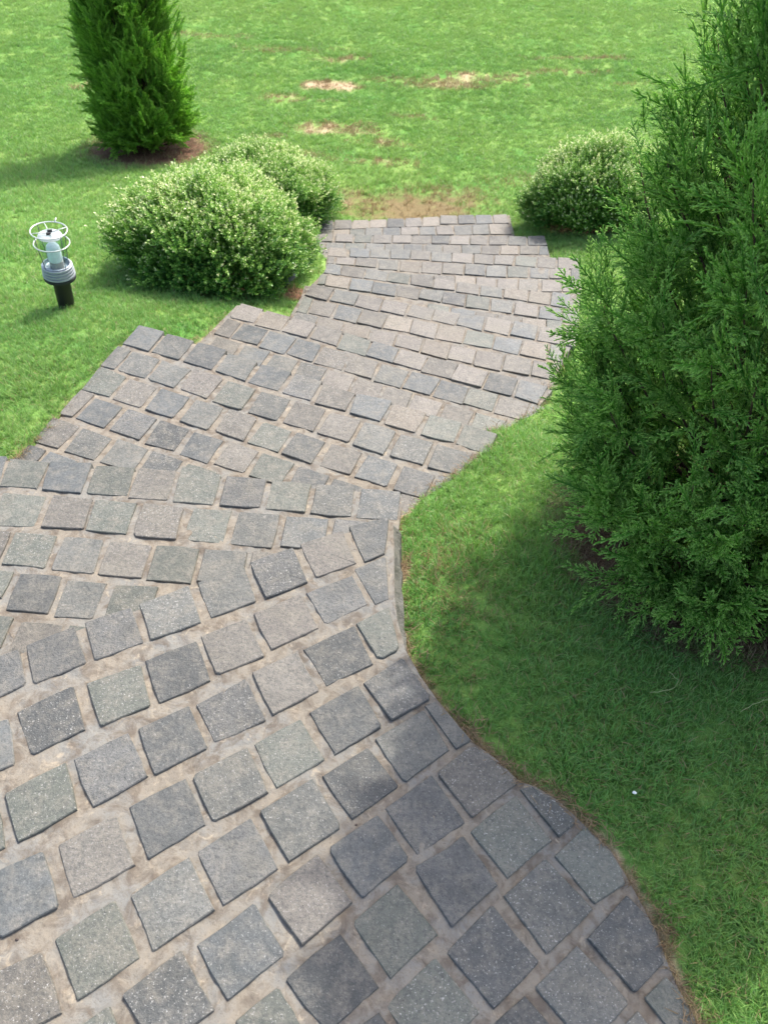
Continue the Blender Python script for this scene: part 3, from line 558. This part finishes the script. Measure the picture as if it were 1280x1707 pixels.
def scatter(name, P, R, S, tint, dryv, vi, temps, parent=None, kind='stuff'):
    me = bpy.data.meshes.new(name); n = len(P)
    me.vertices.add(n); me.vertices.foreach_set('co', np.asarray(P, np.float32).ravel())
    for nm, typ, arr, fld in (('rot', 'FLOAT_VECTOR', R, 'vector'), ('scl', 'FLOAT', S, 'value'), ('tint', 'FLOAT', tint, 'value'), ('dry', 'FLOAT', dryv, 'value'), ('vi', 'INT', vi, 'value')):
        at = me.attributes.new(nm, typ, 'POINT')
        at.data.foreach_set(fld, np.asarray(arr, np.int32 if typ == 'INT' else np.float32).ravel())
    me.update()
    o = bpy.data.objects.new(name, me); COL.objects.link(o)
    if parent: o.parent = parent
    o['kind'] = kind
    ng = bpy.data.node_groups.new(name + '_scatter', 'GeometryNodeTree')
    ng.interface.new_socket('Geometry', in_out='INPUT', socket_type='NodeSocketGeometry')
    ng.interface.new_socket('Geometry', in_out='OUTPUT', socket_type='NodeSocketGeometry')
    gi = ng.nodes.new('NodeGroupInput'); go = ng.nodes.new('NodeGroupOutput'); L = ng.links
    def attr(nm, dt):
        a = ng.nodes.new('GeometryNodeInputNamedAttribute'); a.data_type = dt; a.inputs['Name'].default_value = nm
        return a.outputs[0]
    rot = attr('rot', 'FLOAT_VECTOR'); scl = attr('scl', 'FLOAT'); via = attr('vi', 'INT')
    e2r = ng.nodes.new('FunctionNodeEulerToRotation'); L.new(rot, e2r.inputs[0])
    join = ng.nodes.new('GeometryNodeJoinGeometry')
    m2p = ng.nodes.new('GeometryNodeMeshToPoints'); L.new(gi.outputs[0], m2p.inputs[0])
    for k, t in enumerate(temps):
        oi = ng.nodes.new('GeometryNodeObjectInfo'); oi.inputs['Object'].default_value = t
        cmp = ng.nodes.new('FunctionNodeCompare'); cmp.data_type = 'INT'; cmp.operation = 'EQUAL'
        L.new(via, cmp.inputs[2]); cmp.inputs[3].default_value = k
        ip = ng.nodes.new('GeometryNodeInstanceOnPoints')
        L.new(m2p.outputs[0], ip.inputs['Points']); L.new(cmp.outputs[0], ip.inputs['Selection'])
        L.new(oi.outputs['Geometry'], ip.inputs['Instance']); L.new(e2r.outputs[0], ip.inputs['Rotation']); L.new(scl, ip.inputs['Scale'])
        L.new(ip.outputs[0], join.inputs[0])
    L.new(join.outputs[0], go.inputs[0])
    md = o.modifiers.new('scatter', 'NODES'); md.node_group = ng
    return o

def dir_euler(D, roll):
    """euler (XYZ) turning +Z onto each direction D with a roll about it"""
    out = np.empty((len(D), 3))
    for i, (d, r) in enumerate(zip(D, roll)):
        q = Vector(d).to_track_quat('Z', 'Y') @ Euler((0, 0, r)).to_quaternion()
        out[i] = q.to_euler('XYZ')
    return out

# ---- grass
def grass_tuft(seed, nb, rad, hl, hh, wid, lean):
    r = np.random.default_rng(seed); V = []; Fc = []; bl = []
    for b in range(nb):
        a = r.uniform(0, 6.283); d = rad * math.sqrt(r.random()); x0 = np.array([math.cos(a) * d, math.sin(a) * d, -.004])
        h = r.uniform(hl, hh); la = r.uniform(0, 6.283); le = r.uniform(.15, lean); dirx = np.array([math.cos(la), math.sin(la), 0])
        side = np.array([-dirx[1], dirx[0], 0]) * (wid / 2) * r.uniform(.7, 1.25)
        tw = r.uniform(-.8, .8); side = side * math.cos(tw) + np.array([0, 0, 1]) * math.sin(tw) * wid / 2
        base = len(V); p = x0; seg = 3; ang = le * .35
        for s in range(seg + 1):
            t = s / seg; w = 1 - .85 * t ** 1.6
            V += [p - side * w, p + side * w]
            ang += le * r.uniform(.25, .6)
            p = p + (dirx * math.sin(min(ang, 1.9)) + np.array([0, 0, 1]) * math.cos(min(ang, 1.9))) * (h / seg)
        c = r.random()
        for s in range(seg):
            Fc.append((base + 2 * s, base + 2 * s + 1, base + 2 * s + 3, base + 2 * s + 2)); bl.append(c)
    return np.array(V), np.array(Fc), bl
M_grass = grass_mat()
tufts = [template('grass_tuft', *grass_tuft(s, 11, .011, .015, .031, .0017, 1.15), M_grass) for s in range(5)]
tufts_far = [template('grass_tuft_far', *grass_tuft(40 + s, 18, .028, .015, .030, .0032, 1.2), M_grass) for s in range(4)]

def lawn_points(x0, x1, y0, y1, dens, seed):
    r = np.random.default_rng(seed); n = int((x1 - x0) * (y1 - y0) * dens)
    X = r.uniform(x0, x1, n); Y = r.uniform(y0, y1, n)
    # only keep what is near the view cone (with a generous margin)
    keep = np.abs(X) < .45 + .62 * (Y * .743 + 1.2 * .8) 
    X, Y = X[keep], Y[keep]
    f = foot_dist(X, Y)
    dr, so = masks(X, Y, f)
    p = np.clip(1 - 1.15 * dr ** 1.3, .05, 1) * (1 - .93 * so)
    edge = (f < .05) & (Y < 3.2)
    p = np.where(edge, np.maximum(p, .55) * (1 - .9 * so), p)
    k = (f > np.where((X < 0) & (Y < 3.2), -.004, .001)) & (r.random(len(X)) < p)
    X, Y, dr, so, f = X[k], Y[k], dr[k], so[k], f[k]
    Z = lawn_z(X, Y)
    dr = np.clip(dr + .35 * so, 0, 1)
    tint = np.clip(.45 + .34 * fbm(X, Y, .6, 51) + .45 * fbm(X, Y, 2.6, 61) + .10 * np.clip(Y - 6, 0, 3) / 3 + r.normal(0, .12, len(X)), 0, 1)
    return X, Y, Z, dr, tint, f, r
def add_grass(name, regs, temps, smin, smax, seed, label):
    A = [lawn_points(*g, seed + i) for i, g in enumerate(regs)]
    X = np.concatenate([a[0] for a in A]); Y = np.concatenate([a[1] for a in A]); Z = np.concatenate([a[2] for a in A])
    dr = np.concatenate([a[3] for a in A]); tint = np.concatenate([a[4] for a in A]); f = np.concatenate([a[5] for a in A]); r = A[0][6]; n = len(X)
    R = np.stack([r.normal(0, .18, n), r.normal(0, .18, n), r.uniform(0, 6.283, n)], 1)
    S = r.uniform(smin, smax, n) * (1 + .25 * vnoise(X, Y, .15, 71)) * np.where(f < .03, .75, 1)
    o = scatter(name, np.stack([X, Y, Z], 1), R, S, tint, dr, r.integers(0, len(temps), n), temps)
    o['label'] = label
    return n
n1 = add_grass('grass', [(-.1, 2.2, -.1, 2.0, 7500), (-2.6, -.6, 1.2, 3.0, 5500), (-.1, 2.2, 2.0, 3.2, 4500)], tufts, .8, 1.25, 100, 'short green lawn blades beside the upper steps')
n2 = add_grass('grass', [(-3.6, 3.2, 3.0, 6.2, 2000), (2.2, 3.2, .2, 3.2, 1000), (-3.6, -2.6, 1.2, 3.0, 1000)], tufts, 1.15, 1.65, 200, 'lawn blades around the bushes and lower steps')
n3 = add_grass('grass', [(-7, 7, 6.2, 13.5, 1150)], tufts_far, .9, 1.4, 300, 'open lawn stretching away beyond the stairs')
print('tufts', n1, n2, n3)

# thatch and dead needles under the two conifers and along the curb
def straw_tuft(seed):
    r = np.random.default_rng(seed); V = []; Fc = []; bl = []
    for b in range(10):
        a = r.uniform(0, 6.283); p = np.array([r.normal(0, .012), r.normal(0, .012), r.uniform(0, .004)])
        d = np.array([math.cos(a), math.sin(a), r.uniform(-.1, .5)]); s = np.array([-d[1], d[0], 0]) * .0008; L = r.uniform(.012, .032)
        q = p + d * L * .5 + np.array([0, 0, r.uniform(0, .004)]); e = q + (d + r.normal(0, .3, 3)) * L * .5
        base = len(V); V += [p - s, p + s, q + s, q - s, e + s * .5, e - s * .5]
        Fc += [(base, base + 1, base + 2, base + 3), (base + 3, base + 2, base + 4, base + 5)]; c = r.random(); bl += [c, c]
    return np.array(V), np.array(Fc), bl
def thatch_mat():
    g = N('dead_thatch'); tint = inst(g, 'tint'); bl = g.n('ShaderNodeAttribute', attribute_type='GEOMETRY', attribute_name='blade').outputs['Fac']
    c = g.mix(bl, (.06, .035, .02), (.26, .18, .11)); c = g.mix(g.math('MULTIPLY', tint, .4), c, (.30, .23, .12))
    return leaf_shader(g, c, .7, .1, None, .2)
M_thatch = thatch_mat()
straws = [template('straw_tuft', *straw_tuft(s), M_thatch) for s in range(3)]
r = np.random.default_rng(404)
pts = []
for (cx, cy), rad, n in ((TREE_R, .44, 2800), (TREE_L, .56, 1500)):
    a = r.uniform(0, 6.283, n); d = rad * np.sqrt(r.random(n)); pts.append(np.stack([cx + d * np.cos(a), cy + d * np.sin(a)], 1))
n = 60000; X = r.uniform(-1.4, 1.3, n); Y = r.uniform(-.1, 3.3, n); f = foot_dist(X, Y)
k = (f > -.004) & (f < np.where((X > 0) & (Y < 1.3), .022, .006)) & (r.random(n) < .45); pts.append(np.stack([X[k], Y[k]], 1))
pts = np.concatenate(pts); n = len(pts); Z = lawn_z(pts[:, 0], pts[:, 1])
o = scatter('thatch', np.c_[pts, Z + .001], np.stack([r.normal(0, .2, n), r.normal(0, .2, n), r.uniform(0, 6.28, n)], 1), r.uniform(.6, 1.05, n), r.random(n), np.zeros(n), r.integers(0, 3, n), straws)
o['label'] = 'brown dead needles and thatch at the lawn edge and under the conifers'

# ------------------------------------------------------------------ conifers
def spray(seed, L=.12, nside=13, upright=0.0, rad=.0014):
    """a flattish juniper spray along +Z with alternating side shoots of round scaly twigs"""
    r = np.random.default_rng(seed); segs = []      # p, q, r0, r1, value
    p = np.zeros(3); d = np.array([0, 0, 1.]); bend = r.normal(0, .07, 3); main = [p]
    nseg = nside + 2
    for i in range(nseg):
        d = d + bend * .35 + r.normal(0, .035, 3); d /= np.linalg.norm(d)
        p = p + d * (L / nseg); main.append(p)
    for i in range(nseg):
        segs.append((main[i], main[i + 1], rad * 1.15, rad, .05 + .5 * i / nseg))
    for i in range(1, nside + 1):
        s = 1 if i % 2 else -1
        for _ in range(2 if r.random() < .35 else 1):
            dm = main[i + 1] - main[i]; dm /= np.linalg.norm(dm)
            lat = np.array([s * math.cos(r.normal(0, .45)), r.normal(0, .4), 0]); lat /= np.linalg.norm(lat)
            an = r.uniform(.55, .9) * (1 - .45 * upright); dd = dm * math.cos(an) + lat * math.sin(an)
            Ls = L * (.40 - .27 * (i / nside)) * r.uniform(.75, 1.25)
            q0 = main[i]; k = 4; pts = [q0]
            for j in range(k):
                dd = dd + dm * .12 + r.normal(0, .05, 3); dd /= np.linalg.norm(dd); pts.append(pts[-1] + dd * Ls / k)
            for j in range(k): segs.append((pts[j], pts[j + 1], rad, rad * (.9 if j < k - 1 else .35), .35 + .6 * (j + 1) / k))
            for j in range(1, k):
                for ss in (1, -1):
                    if r.random() < .7:
                        la = np.cross(dd, [0, 1, 0]) * ss + r.normal(0, .35, 3); la /= np.linalg.norm(la)
                        e = dd * math.cos(.7) + la * math.sin(.7); l2 = Ls * r.uniform(.22, .42) * (1 - .12 * j)
                        m = pts[j] + e * l2 * .55; e2 = e + dd * .4; e2 /= np.linalg.norm(e2)
                        segs.append((pts[j], m, rad * .9, rad * .85, .75)); segs.append((m, m + e2 * l2 * .45, rad * .85, rad * .3, .95 + .1 * r.random()))
    V = []; Fc = []; bl = []
    for a, b, r0, r1, val in segs:
        d = b - a; d /= (np.linalg.norm(d) + 1e-9); u = np.cross(d, [.31, .91, .23]); u /= np.linalg.norm(u); v = np.cross(d, u); base = len(V)
        for pp, rr in ((a, r0), (b, r1)):
            for s in range(3):
                an = 2.0944 * s; V.append(pp + (u * math.cos(an) + v * math.sin(an)) * rr)
        for s in range(3):
            t = (s + 1) % 3; Fc.append((base + s, base + t, base + 3 + t, base + 3 + s)); bl.append(val)
    return np.array(V), np.array(Fc), bl

M_bark = rough_mat('bark', (.055, .030, .018), (.14, .085, .055), 45, 1.0, .004)
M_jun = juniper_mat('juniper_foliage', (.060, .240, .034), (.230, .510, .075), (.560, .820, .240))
M_cyp = juniper_mat('cypress_foliage', (.065, .260, .032), (.280, .560, .060), (.460, .750, .120))
sprays = [template('juniper_spray', *spray(s, .125, 12, 0), M_jun) for s in range(5)]
sprays_up = [template('cypress_spray', *spray(20 + s, .16, 12, .7, .0022), M_cyp) for s in range(4)]

def conifer(base, H, prof, nbr, per, temps, name, label, seed, up, smin, smax, mat_bark, cut=0, drysprig=None):
    r = np.random.default_rng(seed)
    root = empty(name, base, label, 'tree')
    V, Fc = tubes([([(0, 0, -.06), (.01, .0, H * .25), (-.01, .01, H * .6), (0, 0, H * .97)], [.028 * H / 1.7, .022 * H / 1.7, .013, .003])], 10)
    mesh_obj('trunk', V, Fc, mat_bark, root, True)
    paths = []; P = []; D = []; S = []; tint = []
    for b in range(nbr):
        u = ((b + r.random()) / nbr) ** 1.2
        z1 = H * (.045 + .94 * u); az = b * 2.39996 + r.normal(0, .25)
        stray = r.random() < .08 and z1 > .28 * H; rad = prof(z1 / H) * (r.uniform(1.1, 1.25) if stray else r.uniform(.78, 1.06))
        up_ = up * min(1, .15 + z1 / (.22 * H)); z0 = max(.0, z1 - up_ * rad - .02 - .25 * r.random() * rad)
        out = np.array([math.cos(az), math.sin(az), 0]); tip = out * rad + np.array([0, 0, z1]); st = np.array([0, 0, z0])
        mid = (st + tip) / 2 + out * rad * .10 - np.array([0, 0, rad * .10 * up])
        mid2 = tip * .78 + mid * .22 + np.array([0, 0, -.01])
        paths.append(([st, mid, mid2, tip], [.0045, .0030, .0018, .0008]))
        tb = r.uniform(0, 1)
        n = int(per * r.uniform(.8, 1.2) * (.55 + .45 * rad / prof(.3)) * (.3 if stray else 1))
        for j in range(n):
            t = 1 - abs(r.normal(0, .36)) 
            t = max(t, .18)
            pos = (st * (1 - t) ** 2 + 2 * mid * t * (1 - t) + tip * t * t)
            dirb = (tip - mid); dirb /= np.linalg.norm(dirb)
            e = dirb * .70 + out * .25 + np.array([0, 0, .30 * up_]) + r.normal(0, .42, 3); e /= np.linalg.norm(e)
            pos = pos + r.normal(0, .018, 3) + e * r.uniform(-.02, .03)
            if pos[2] < .06: pos[2] = .06 + .05 * r.random()
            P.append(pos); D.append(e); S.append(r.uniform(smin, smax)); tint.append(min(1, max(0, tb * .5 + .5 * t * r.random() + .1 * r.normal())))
    V, Fc = tubes(paths, 5)
    mesh_obj('branch', V, Fc, mat_bark, root, True, kind='stuff')
    n = len(P); dr = np.zeros(n)
    R = dir_euler(D, r.uniform(0, 6.283, n))
    P = np.array(P)
    if drysprig is not None:
        d = np.linalg.norm(P - np.array(drysprig), axis=1); dr[np.argsort(d)[:7]] = 1
    f = scatter('foliage', P, R, S, tint, dr, r.integers(0, len(temps), n), temps, root)
    return root

def prof_r(t):   # radius of the near juniper by relative height
    return float(np.interp(t, [0, .05, .16, .35, .5, .65, .8, .93, 1.0], [.34, .41, .465, .45, .40, .34, .27, .15, .03]))
zt = float(lawn_z(np.array([TREE_R[0]]), np.array([TREE_R[1]]))[0])
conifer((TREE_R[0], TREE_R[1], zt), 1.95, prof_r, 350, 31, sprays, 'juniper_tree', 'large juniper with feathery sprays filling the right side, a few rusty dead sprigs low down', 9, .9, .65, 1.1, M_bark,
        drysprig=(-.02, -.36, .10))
def prof_l(t):
    return float(np.interp(t, [0, .04, .12, .3, .6, .85, 1.0], [.25, .29, .33, .31, .23, .13, .03]))
zt = float(lawn_z(np.array([TREE_L[0]]), np.array([TREE_L[1]]))[0])
conifer((TREE_L[0], TREE_L[1], zt), 2.3, prof_l, 230, 26, sprays_up, 'cypress_tree', 'dark green columnar conifer on the lawn upper left in a ring of bare soil', 19, 1.9, .9, 1.5, M_bark)

# ------------------------------------------------------------------ bushes
def twig(seed):
    r = np.random.default_rng(seed); V = []; Fc = []; bl = []
    L = .055; top = r.random()
    for i in range(15):
        t = .1 + .9 * i / 14; a = i * 2.4; p = np.array([0, 0, L * t]) + r.normal(0, .0015, 3)
        el = .45 + .55 * t + r.normal(0, .2); d = np.array([math.cos(a) * math.cos(el), math.sin(a) * math.cos(el), math.sin(el)])
        s = np.cross(d, [0, 0, 1]); s /= np.linalg.norm(s) + 1e-9; nrm = np.cross(s, d)
        l = r.uniform(.009, .015); w = l * .28; base = len(V)
        V += [p, p + d * l * .5 + s * w + nrm * .001, p + d * l, p + d * l * .5 - s * w + nrm * .001]
        Fc.append((base, base + 1, base + 2, base + 3))
        bl.append(np.clip(t * .62 + r.uniform(-.1, .32), 0, 1))
    for s in (np.array([.0006, 0, 0]), np.array([0, .0006, 0])):
        base = len(V); V += [-s, s, s * .6 + np.array([0, 0, L]), -s * .6 + np.array([0, 0, L])]; Fc.append((base, base + 1, base + 2, base + 3)); bl.append(0)
    return np.array(V), np.array(Fc), bl
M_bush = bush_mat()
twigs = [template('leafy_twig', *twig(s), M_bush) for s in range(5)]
BL = ['broad rounded bush with cream white leaf tips, left of the steps at the front',
      'smaller rounded cream tipped bush behind the broad left one, at the foot of the stairs',
      'round cream tipped bush on the lawn at the right of the lowest steps']
for b, (cx, cy, a, bb, h, ro) in enumerate(BUSHES):
    r = np.random.default_rng(600 + b)
    z0 = float(lawn_z(np.array([cx]), np.array([cy]))[0])
    gz = lambda x, y: float(lawn_z(np.array([cx + x]), np.array([cy + y]))[0]) - z0
    root = empty('bush', (cx, cy, z0), BL[b], 'bush', 'cream tipped bushes at the foot of the stairs')
    n = int(15500 * a * bb / .2)
    th = r.uniform(0, 6.283, n); cz = r.uniform(-.25, 1, n); shell = 1.03 - np.abs(r.normal(0, .15, n)) + .10 * (r.random(n) < .06)
    rr = np.sqrt(np.clip(1 - np.clip(cz, 0, 1) ** 2.4, 0, 1)) * np.where(cz < 0, 1 + .45 * cz, 1)
    lump = 1 + .17 * vnoise(th * 2, cz * 3, .9, b) + .11 * vnoise(th * 5, cz * 6, .7, b + 3)
    x = a * rr * np.cos(th) * lump * shell; y = bb * rr * np.sin(th) * lump * shell
    zz = (.13 + (h - .13) * np.clip(cz, 0, 1) * lump * shell + np.minimum(cz, 0) * .42)
    x, y = x * math.cos(ro) - y * math.sin(ro), x * math.sin(ro) + y * math.cos(ro)
    gzz = lawn_z(cx + x, cy + y) - z0
    zz = zz + gzz * .8
    zz = np.maximum(zz, gzz + .02)
    nrm = np.stack([x / a, y / bb, .55 + cz * .9], 1); nrm /= np.linalg.norm(nrm, axis=1)[:, None]
    D = nrm + r.normal(0, .32, (n, 3)) + np.array([0, 0, .25])
    tint = np.clip(.18 + .58 * np.clip(cz + .1, 0, 1) + .25 * vnoise(x, y, .12, 90 + b) + r.normal(0, .16, n) - (1 - shell) * 1.2, 0, 1)  # shade put into the tint: lower and inner leaves darker
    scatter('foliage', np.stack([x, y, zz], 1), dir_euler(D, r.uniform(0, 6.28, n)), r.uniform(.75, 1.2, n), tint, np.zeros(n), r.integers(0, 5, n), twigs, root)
    paths = []
    for i in range(38):
        an = r.uniform(0, 6.283); f = r.uniform(.4, .85); e = Vector((a * f * math.cos(an), bb * f * math.sin(an), h * r.uniform(.35, .75)))
        paths.append(([(r.normal(0, .03), r.normal(0, .03), -.03), e * .5 + Vector((0, 0, -.03)), e], [.006, .004, .0015]))
    V, Fc = tubes(paths, 5)
    mesh_obj('branch', V, Fc, M_bark, root, True, kind='stuff')

# ------------------------------------------------------------------ garden lamp
M_black = plain_mat('black_post', (.012, .011, .010), .45)
M_grey = plain_mat('grey_cast_metal', (.36, .39, .42), .45, .25)
M_wire = plain_mat('pale_wire', (.55, .58, .54), .35, .3)
M_dome = plain_mat('frosted_bulb', (.90, .92, .90), .35)
M_rod = plain_mat('dark_rod', (.07, .08, .09), .4)
M_rubber = plain_mat('dark_gasket', (.02, .022, .024), .6)
g = N('clear_glass')
gl = g.n('ShaderNodeBsdfGlass', inp={'Roughness': .0, 'IOR': 1.45, 'Color': (.93, .97, .98, 1)})
tr = g.n('ShaderNodeBsdfTransparent', inp={'Color': (.90, .95, .96, 1)})
gs = g.n('ShaderNodeBsdfGlossy', inp={'Roughness': .05})
lw = g.n('ShaderNodeLayerWeight', inp={'Blend': .5}).outputs['Facing']
fq = g.math('MULTIPLY_ADD', g.math('POWER', lw, 5.0), .35, .03)
M_glass = g.out(g.n('ShaderNodeMixShader', inp={0: fq, 1: tr.outputs[0], 2: gs.outputs[0]}).outputs[0])
lx, ly = -1.365, 2.83
lz = float(lawn_z(np.array([lx]), np.array([ly]))[0])
lamp = empty('garden_lamp', (lx, ly, lz), 'small bollard lamp with wire cage and short black post on the left lawn', 'lamp')
lamp.rotation_euler = (math.radians(2), math.radians(4.5), math.radians(20))
lamp.scale = (1.0, 1.0, 1.0)
V, Fc = lathe([(.034, -.08), (.034, .135)], 28); mesh_obj('post', V, Fc, M_black, lamp)
V, Fc = lathe([(.036, .132), (.063, .135), (.064, .146), (.060, .148)], 40); mesh_obj('gasket', V, Fc, M_rubber, lamp)
prof = [(.058, .148)]
for i in range(4):
    z = .150 + i * .012; rr = .064 - i * .0012
    prof += [(rr - .006, z), (rr, z + .001), (rr, z + .008), (rr - .006, z + .009)]
prof += [(.056, .200), (.051, .201), (.050, .185), (.045, .182)]
V, Fc = lathe(prof, 40); mesh_obj('collar', V, Fc, M_grey, lamp)
V, Fc = lathe([(.047, .186), (.048, .30), (.046, .318), (.043, .318), (.0445, .30), (.0445, .187)], 40, False)
gj = mesh_obj('glass', V, Fc, M_glass, lamp, True)
V, Fc = lathe([(.027, .184), (.027, .212), (.025, .213)], 28); mesh_obj('bulb_socket', V, Fc, plain_mat('socket_beige', (.42, .37, .33), .5), lamp)
V, Fc = lathe([(.025, .212), (.0275, .220), (.0275, .262), (.026, .274), (.020, .284), (.011, .290), (.001, .292)], 28); mesh_obj('bulb', V, Fc, M_dome, lamp, True)
V, Fc = lathe([(.046, .3185), (.047, .322), (.044, .327), (.030, .330), (.001, .331)], 36); 
g = N('frosted_cap')
cdf = g.n('ShaderNodeBsdfPrincipled', inp={'Base Color': (.62, .66, .68, 1), 'Roughness': .3}); ctl = g.n('ShaderNodeBsdfTranslucent', inp={'Color': (.85, .88, .88, 1)})
M_cap = g.out(g.n('ShaderNodeMixShader', inp={0: .55, 1: cdf.outputs[0], 2: ctl.outputs[0]}).outputs[0])
mesh_obj('cap', V, Fc, M_cap, lamp, True)
def ring(R, z, rt, n=44):
    return ([(R * math.cos(2 * math.pi * i / n), R * math.sin(2 * math.pi * i / n), z) for i in range(n + 1)], rt)
for z in (.343, .290):
    V, Fc = tubes([ring(.069 if z > .3 else .068, z, .0026)], 8); mesh_obj('cage_ring', V, Fc, M_wire, lamp, True)
for i in range(4):
    a = math.radians(35 + 90 * i); c, s = math.cos(a), math.sin(a)
    V, Fc = tubes([([(c * .054, s * .054, .192), (c * .060, s * .060, .25), (c * .066, s * .066, .290), (c * .068, s * .068, .343)], .0016)], 6)
    mesh_obj('cage_rod', V, Fc, M_rod, lamp, True)
for i in range(4):
    a = math.radians(12 + 90 * i); c, s = math.cos(a), math.sin(a)
    V, Fc = tubes([([(c * .015, s * .015, .335), (c * .04, s * .04, .340), (c * .069, s * .069, .343)], .0018)], 6)
    mesh_obj('cage_spoke', V, Fc, M_wire, lamp, True)
V, Fc = tubes([([(.027, .062, .343), (.034, .080, .352)], .0028)], 6); mesh_obj('cage_latch', V, Fc, M_wire, lamp, True)
def box(cx, cy, cz, sx, sy, sz):
    V = [(cx + sx * i / 2, cy + sy * j / 2, cz + sz * k / 2) for i in (-1, 1) for j in (-1, 1) for k in (-1, 1)]
    return V, [(0, 1, 3, 2), (4, 6, 7, 5), (0, 4, 5, 1), (2, 3, 7, 6), (0, 2, 6, 4), (1, 5, 7, 3)]
for s in (-1, 1):
    V, Fc = box(.003 * s, .011 * s, .336, .018, .007, .009); mesh_obj('clip', V, Fc, M_rubber, lamp)

# half hidden grey spotlight at the corner of the front bush
sx, sy = -.50, 3.34; sz = float(lawn_z(np.array([sx]), np.array([sy]))[0])
spot = empty('ground_spotlight', (sx, sy, sz), 'small grey ground spotlight tucked against the bush beside the steps', 'spotlight')
V, Fc = lathe([(.006, -.05), (.006, .03), (.016, .034), (.018, .04)], 12); mesh_obj('stake', V, Fc, M_rubber, spot)
V, Fc = lathe([(.012, 0), (.024, .006), (.028, .03), (.033, .062), (.036, .066), (.036, .074), (.031, .075)], 20)
hd = mesh_obj('lamp_head', V, Fc, plain_mat('spotlight_grey', (.12, .15, .17), .5), spot, False, (0, 0, .045)); hd.scale = (.8, .8, .8); hd.rotation_euler = (math.radians(-12), math.radians(38), 0)
V, Fc = lathe([(.030, .0), (.028, .003), (.001, .005)], 20); ln = mesh_obj('lens', V, Fc, plain_mat('lens_grey', (.14, .17, .19), .15), hd, True, (0, 0, .075))

# ------------------------------------------------------------------ small litter
def pebble(name, x, y, z, s, col, label, seed, cat='pebble', sq=(1, .75, .55)):
    r = np.random.default_rng(seed); V = []; Fc = []; nu, nv = 10, 6
    for j in range(nv + 1):
        ph = math.pi * j / nv
        for i in range(nu):
            a = 2 * math.pi * i / nu; k = s * (1 + .12 * r.normal())
            V.append((k * math.sin(ph) * math.cos(a) * sq[0], k * math.sin(ph) * math.sin(a) * sq[1], k * math.cos(ph) * sq[2]))
    for j in range(nv):
        for i in range(nu):
            a = j * nu + i; b = j * nu + (i + 1) % nu; Fc.append((a, b, b + nu, a + nu))
    o = mesh_obj(name, V, Fc, plain_mat(name + '_mat', col, .6), None, True, (x, y, z)); tag(o, label, cat); return o
PX = {'a': [-0.3313, 0.331, -0.006], 'b': [-0.0427, 0.5432, -0.006], 'c': [-0.6273, 0.3357, -0.006], 'd': [-0.9406, 1.2426, -0.142], 'e': [-0.3993, 3.3966, -0.605], 'f': [-0.153, 1.7744, -0.275], 's1': [[0.6283, 0.8754], [0.6456, 0.8534], [0.6305, 0.8342], [0.6027, 0.8264], [0.5759, 0.823]], 's2': [[0.7535, 0.7771], [0.7842, 0.7944], [0.8088, 0.8033], [0.8484, 0.814]]}
def litter(name, x, y, z, s, col, label, cat, seed, elong=2.4):
    """small dry leaf: curled lens shaped blade with thickness"""
    r = np.random.default_rng(seed); V = []; n = 7
    for i in range(n):
        t = i / (n - 1); w = s * .42 * math.sin(math.pi * (t * .92 + .04)) ; xx = (t - .5) * s * elong; zz = .25 * s * (2 * t - 1) ** 2 + .0015
        V += [(xx, -w, zz + w * .4), (xx, 0, zz), (xx, w, zz + w * .4)]
    top = len(V); V += [(a, b, c - .0006) for a, b, c in V]; Fc = []
    for i in range(n - 1):
        for j in range(2):
            a = i * 3 + j; Fc.append((a, a + 1, a + 4, a + 3)); Fc.append((top + a, top + a + 3, top + a + 4, top + a + 1))
    o = mesh_obj(name, V, Fc, plain_mat(name + '_mat', col, .7), None, False, (x, y, z)); o.rotation_euler = (r.normal(0, .15), r.normal(0, .15), r.uniform(0, 6.28)); tag(o, label, cat); return o
pebble('pebble', .499, .605, lawn_z(np.array([.499]), np.array([.605]))[0] + .026, .0042, (.80, .80, .76), 'tiny white pebble lying in the shaded grass right of the landing', 1)
pebble('pebble', *PX['a'], .0035, (.72, .66, .52), 'tiny cream pebble in a mortar joint of the landing', 2)
pebble('pebble', *PX['b'], .0032, (.07, .05, .04), 'small dark pebble on mortar joint near centre of landing', 3)
pebble('pebble', *PX['c'], .0030, (.07, .05, .04), 'small dark pebble on mortar at the lower left of the landing', 4)
litter('dry_leaf', *PX['d'], .0065, (.05, .028, .018), 'dark brown scrap of leaf on the second step at the left', 'leaf', 5)
litter('dry_leaf', *PX['e'], .010, (.62, .32, .12), 'orange dry leaf on bare soil beside the bush corner', 'leaf', 6, 1.5)
pebble('pebble', *PX['f'], .0042, (.05, .045, .04), 'black pebble in the joint of the wedge shaped third step', 7)
# dry straws lying on the grass
def straw(px, label, seed):
    pts = [(x, y, float(lawn_z(np.array([x]), np.array([y]))[0]) + .034) for x, y in px]
    sm = []
    for i in range(len(pts) - 1):
        for t in (0, .33, .66): sm.append(tuple(np.array(pts[i]) * (1 - t) + np.array(pts[i + 1]) * t + np.array([0, 0, .003 * math.sin(7 * (i + t))])))
    sm.append(pts[-1]); V, Fc = tubes([(sm, .0006)], 5)
    tag(mesh_obj('straw', V, Fc, plain_mat('straw_mat', (.34, .36, .16), .7), None, True), label, 'straw')
straw(PX['s1'], 'bent dry straw lying on the grass below the juniper', 1)
straw(PX['s2'], 'dry straw on the grass at the right edge', 2)
